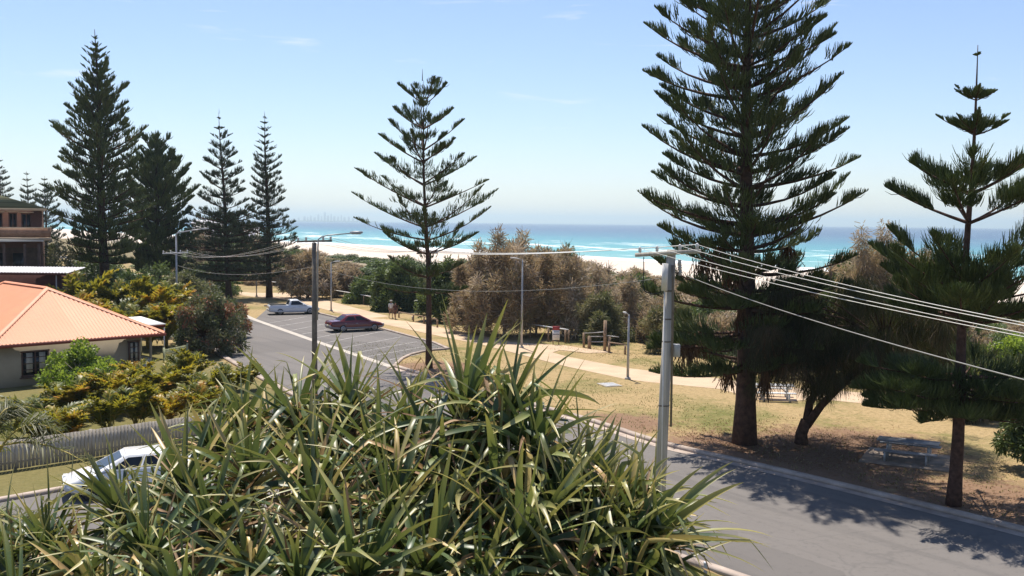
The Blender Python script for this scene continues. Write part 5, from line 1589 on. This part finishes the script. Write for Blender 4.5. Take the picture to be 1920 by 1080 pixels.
# post and rail lengths along the dune side of the path
def rail(label, pts, ytops, mat='whitepaint', postm='timber', rr_=.05):
    P0 = [G(*p) for p in pts]
    o = P0[0]
    t = thing('post_and_rail', label, 'rail', o)
    tops = []
    for p, px_, yt in zip(P0, pts, ytops):
        z = zat(px_[0], yt, p[1])
        q = p - o
        tops.append(q + np.array([0, 0, z]))
        MB().tube([q, q + (0, 0, z - .03)], .075, 8).build('post', M[postm], t)
    MB().tube(tops, rr_, 6).build('rail', M[mat], t)
    return t
rail('white topped rail on timber posts along the dune edge behind the farther lamp post', [(626, 558), (660, 566), (682, 571), (698, 575)], [544, 549.5, 553.5, 556.5])
rail('white rail on timber posts carrying the red and white sign', [(994, 634), (1028, 640), (1060, 643), (1066, 643)], [607.5, 613, 617.5, 618.5])
rail('pale rail beside the path entrance beyond the white utility vehicle', [(510, 545), (540, 547), (574, 548)], [528.5, 531, 532])
rail('low timber rail on the grass right of the exercise frame', [(1142, 661), (1172, 664)], [642, 646], 'timber')
rail('low timber rail in the shade beyond the slender pine', [(748, 596), (775, 603), (795, 607), (820, 614)], [585, 590, 593.5, 599], 'timber')
# red and white sign
sg = G(1042, 645)
sg[1] -= .35
t = thing('warning_sign', 'red topped white notice board fixed in front of the dune rail', 'sign', sg)
ds_ = sg[1]
def sq(px, py):
    return P(px, py, ds_) - sg
zt1, zt2_, zt3 = sq(1042, 611.5)[2], sq(1042, 619)[2], sq(1042, 637.5)[2]
wsg = 13.5 / F * ds_
M['signred'] = simple('red_sign_paint', (0.28, 0.045, 0.05), 0.5, 0.3, 0.08, 3)
M['signink'] = simple('grey_sign_lettering', (0.16, 0.15, 0.17), 0.6, 0.3, 0.1, 3)
MB().box((0, 0, (zt2_ + zt3) / 2), (wsg, .05, zt2_ - zt3 - .006)).build('board', M['whitepaint'], t)
MB().box((0, 0, (zt1 + zt2_) / 2), (wsg, .052, zt1 - zt2_)).build('header_board', M['signred'], t)
lt_ = MB()
for k in range(5):
    z_ = zt2_ - (zt2_ - zt3) * (.14 + .16 * k)
    lt_.box((0, -.028, z_), (wsg * (.74 if k != 2 else .9), .006, .025 if k != 2 else .07))
lt_.build('lettering_rows', M['signink'], t)
for x in (-wsg * .4, wsg * .4):
    MB().box((x, .055, zt1 / 2), (.07, .05, zt1)).build('post', M['timber'], t)
# barrier posts by the path entrance
M['orange'] = simple('faded_orange_paint', (0.45, 0.20, 0.09), 0.7, 0.3, 0.2, 3)
for px, py, yt, mt, lb in ((556, 547.5, 533, 'whitepaint', 'white and red painted post at the path entrance beyond the utility vehicle'), (572, 549, 534, 'orange', 'faded orange post at the path entrance'), (577, 558, 545, 'orange', 'short orange post on the near side of the path entrance'), (557, 555, 545, 'timber', 'short brown post on the grass island of the path')):
    b_ = G(px, py)
    z = zat(px, yt, b_[1])
    o = thing('barrier_post', lb, 'post', b_)
    MB().lathe((0, 0, 0), [(.20, 0), (.20, z - .1), (.14, z), (.02, z + .02)], 10).build('shaft', M[mt], o)
    MB().lathe((0, 0, z * .55), [(.205, 0), (.21, .02), (.21, .2), (.205, .22)], 10).build('band', M['signred' if mt == 'whitepaint' else 'whitepaint'], o)
# small marker posts on the grass
for px, py, yt, lb in ((773, 600, 594, 'tiny green marker post on the grass just beyond the footpath'), (1322, 1092, 1056, 'pale short post on the near verge at the bottom edge')):
    b_ = G(px, py)
    z = zat(px, yt, b_[1])
    o = thing('marker_post', lb, 'post', b_)
    MB().box((0, 0, z / 2), (.09, .09, z), taper=.9).build('shaft', M['steel'], o, bevel=.01)
    MB().box((0, 0, z + .02), (.11, .11, .04), taper=.6).build('cap', M['whitepaint'], o)
# service lid in the lawn
ld = G(1143, 722)
t = thing('service_lid', 'pale rectangular service lid set in the dry lawn near the lamp post', 'service lid', ld, rad(20))
MB().box((0, 0, .02), (1.05, 1.25, .05)).build('surround', M['concrete'], t, bevel=.01)
MB().box((0, 0, .05), (.8, 1.0, .02)).build('lid', M['steel'], t, bevel=.005)

# ------------------------------------------------------------------ two people on the path
M['skin'] = simple('skin', (0.38, 0.22, 0.15), 0.6, 0.3, 0.08, 6)
def person(label, loc, rz, hgt, shirt, shorts, hair, hat=None, stride=.22, arms=.15):
    t = thing('person', label, 'person', loc, rz)
    s = hgt / 1.75
    bm = bpy.data.meshes.new('person_body')
    # facing -y ; vertices: pelvis root first
    V = [(0, 0, .95), (0, 0, 1.12), (0, -.01, 1.34), (0, 0, 1.48), (0, -.015, 1.56), (0, -.02, 1.66), (0, -.02, 1.74),
         (.10, 0, .90), (.11, -stride * .45, .50), (.11, -stride * .6 + .06, .08), (.12, -stride * .6 - .10, .04),
         (-.10, 0, .90), (-.11, stride * .35, .50), (-.11, stride * .9, .12), (-.12, stride * .8 - .08, .04),
         (.19, 0, 1.42), (.24, .05 + arms * .3, 1.15), (.25, -.06 - arms * .6, .92), (.25, -.10 - arms * .8, .80),
         (-.19, 0, 1.42), (-.24, .05 - arms * .3, 1.15), (-.25, -.06 + arms * .4, .92), (-.25, -.09 + arms * .5, .80), (0, -.13, 1.645)]
    E = [(0, 1), (1, 2), (2, 3), (3, 4), (4, 5), (5, 6), (0, 7), (7, 8), (8, 9), (9, 10), (0, 11), (11, 12), (12, 13), (13, 14), (2, 15), (15, 16), (16, 17), (17, 18), (2, 19), (19, 20), (20, 21), (21, 22), (5, 23)]
    Rd = [.14, .125, .14, .06, .055, .095, .07, .085, .055, .04, .035, .085, .055, .04, .035, .06, .042, .033, .035, .06, .042, .033, .035, .012]
    bm.from_pydata([tuple(k * s for k in v) for v in V], E, [])
    o = bpy.data.objects.new('body', bm)
    col.objects.link(o)
    sk = o.modifiers.new('skin', 'SKIN')
    for v, r in zip(bm.skin_vertices[0].data, Rd):
        v.radius = (r * s, r * s * .82)
    bm.skin_vertices[0].data[0].use_root = True
    ss_ = o.modifiers.new('sub', 'SUBSURF')
    ss_.levels = ss_.render_levels = 2
    bpy.context.view_layer.update()
    dg = bpy.context.evaluated_depsgraph_get()
    me = bpy.data.meshes.new_from_object(o.evaluated_get(dg))
    o.modifiers.clear()
    o.data = me
    me.materials.clear()
    me.materials.append(M['skin'])
    for p in me.polygons:
        p.use_smooth = True
    o.parent = t
    def garment(name, test, mat, grow):
        vs = [v.co + v.normal * grow for v in me.vertices]
        fs = [tuple(p.vertices) for p in me.polygons if test(p.center / s)]
        used = sorted({i for f in fs for i in f})
        mp_ = {i: k for k, i in enumerate(used)}
        g = bpy.data.meshes.new(name)
        g.from_pydata([tuple(vs[i]) for i in used], [], [tuple(mp_[i] for i in f) for f in fs])
        g.materials.append(mat)
        for p in g.polygons:
            p.use_smooth = True
        ob = bpy.data.objects.new(name, g)
        col.objects.link(ob)
        ob.parent = t
        return ob
    garment('shirt', lambda c: .98 < c.z < 1.47 and (abs(c.x) < .21 or c.z > 1.16), shirt, .018)
    garment('shorts', lambda c: .55 < c.z <= 1.0 and abs(c.x) < .205, shorts, .022)
    garment('hair', lambda c: c.z > 1.66 or (c.z > 1.58 and c.y > 0.0), hair, .015)
    garment('shoes', lambda c: c.z < .075, hair, .012)
    if hat:
        MB().lathe((0, -.02 * s, 1.70 * s), [(.20 * s, 0), (.19 * s, .015), (.11 * s, .02), (.10 * s, .09 * s), (.05 * s, .11 * s)], 12).build('hat', hat, t, smooth=True)
    return t
cl_ = lambda n_, c: simple(n_, c, 0.85, 0.1, 0.12, 8)
pw = G(733, 597)
person('person in a white shirt walking on the footpath, left one of the pair', pw, rad(35), 1.72, cl_('white_shirt', (.72, .70, .68)), cl_('tan_shorts', (.30, .19, .13)), cl_('dark_hair', (.03, .02, .015)), cl_('grey_hat', (.3, .28, .25)))
pw = G(741, 599)
person('person in a dark top walking on the footpath, right one of the pair', pw, rad(35), 1.62, cl_('dark_top', (.10, .05, .045)), cl_('brown_shorts', (.16, .09, .07)), cl_('brown_hair', (.05, .03, .02)), None, -.2, -.15)

# ------------------------------------------------------------------ far city and coast
M['tower'] = simple('pale_tower_concrete', (0.34, 0.35, 0.37), 0.7, 0.3, 0.12, 0.02)
dcty = 11500.0
mb = MB()
a_ = P(395, 420, dcty)
b_ = P(690, 416, dcty)
for k in range(40):
    f_ = k / 39
    mb.box((a_[0] + (b_[0] - a_[0]) * f_, dcty + 200, -2), ((b_[0] - a_[0]) / 38, 900, 14 + 8 * rng.random()))
M['farland'] = simple('far_green_land', (0.10, 0.12, 0.09), 0.9, 0.1, 0.3, 0.002)
tag(mb.build('far_coast', M['farland']), kind='structure')
tw = [(571, 405, 5), (577, 407, 3), (583, 404, 4), (590, 407, 5), (597, 402, 4), (603, 405, 3), (609, 397, 4), (615, 404, 5), (621, 401, 3), (627, 405, 5), (634, 406, 4), (640, 403, 3), (646, 407, 5), (654, 406, 4), (662, 408, 5), (670, 409, 4), (560, 408, 4), (551, 409, 5)]
for i, (px, yt, wpx) in enumerate(tw):
    q = P(px, yt, dcty)
    o = thing('tower_block', 'hazy tower of the distant city skyline on the horizon', 'tower', (q[0], dcty, -3), 0, 'towers of the distant skyline')
    ht = float(q[2]) + 3
    ww = wpx / F * dcty * .8
    MB().box((0, 0, ht * .46), (ww, ww * .8, ht * .92)).build('shaft', M['tower'], o)
    MB().box((0, 0, ht * .96), (ww * .6, ww * .5, ht * .08)).build('crown', M['tower'], o)
# air
m, nt, out = newmat('sea_haze')
pv = nd(nt, 'ShaderNodeVolumePrincipled')
pv.inputs['Color'].default_value = (0.74, 0.925, 1.0, 1)
pv.inputs['Density'].default_value = 0.00015
pv.inputs['Anisotropy'].default_value = 0.4
nt.links.new(pv.outputs[0], out.inputs['Volume'])
HAZE = True
if HAZE:
    hz = MB().box((2000, 5000, 58), (28000, 27000, 136)).build('haze', m)
    tag(hz, kind='stuff')
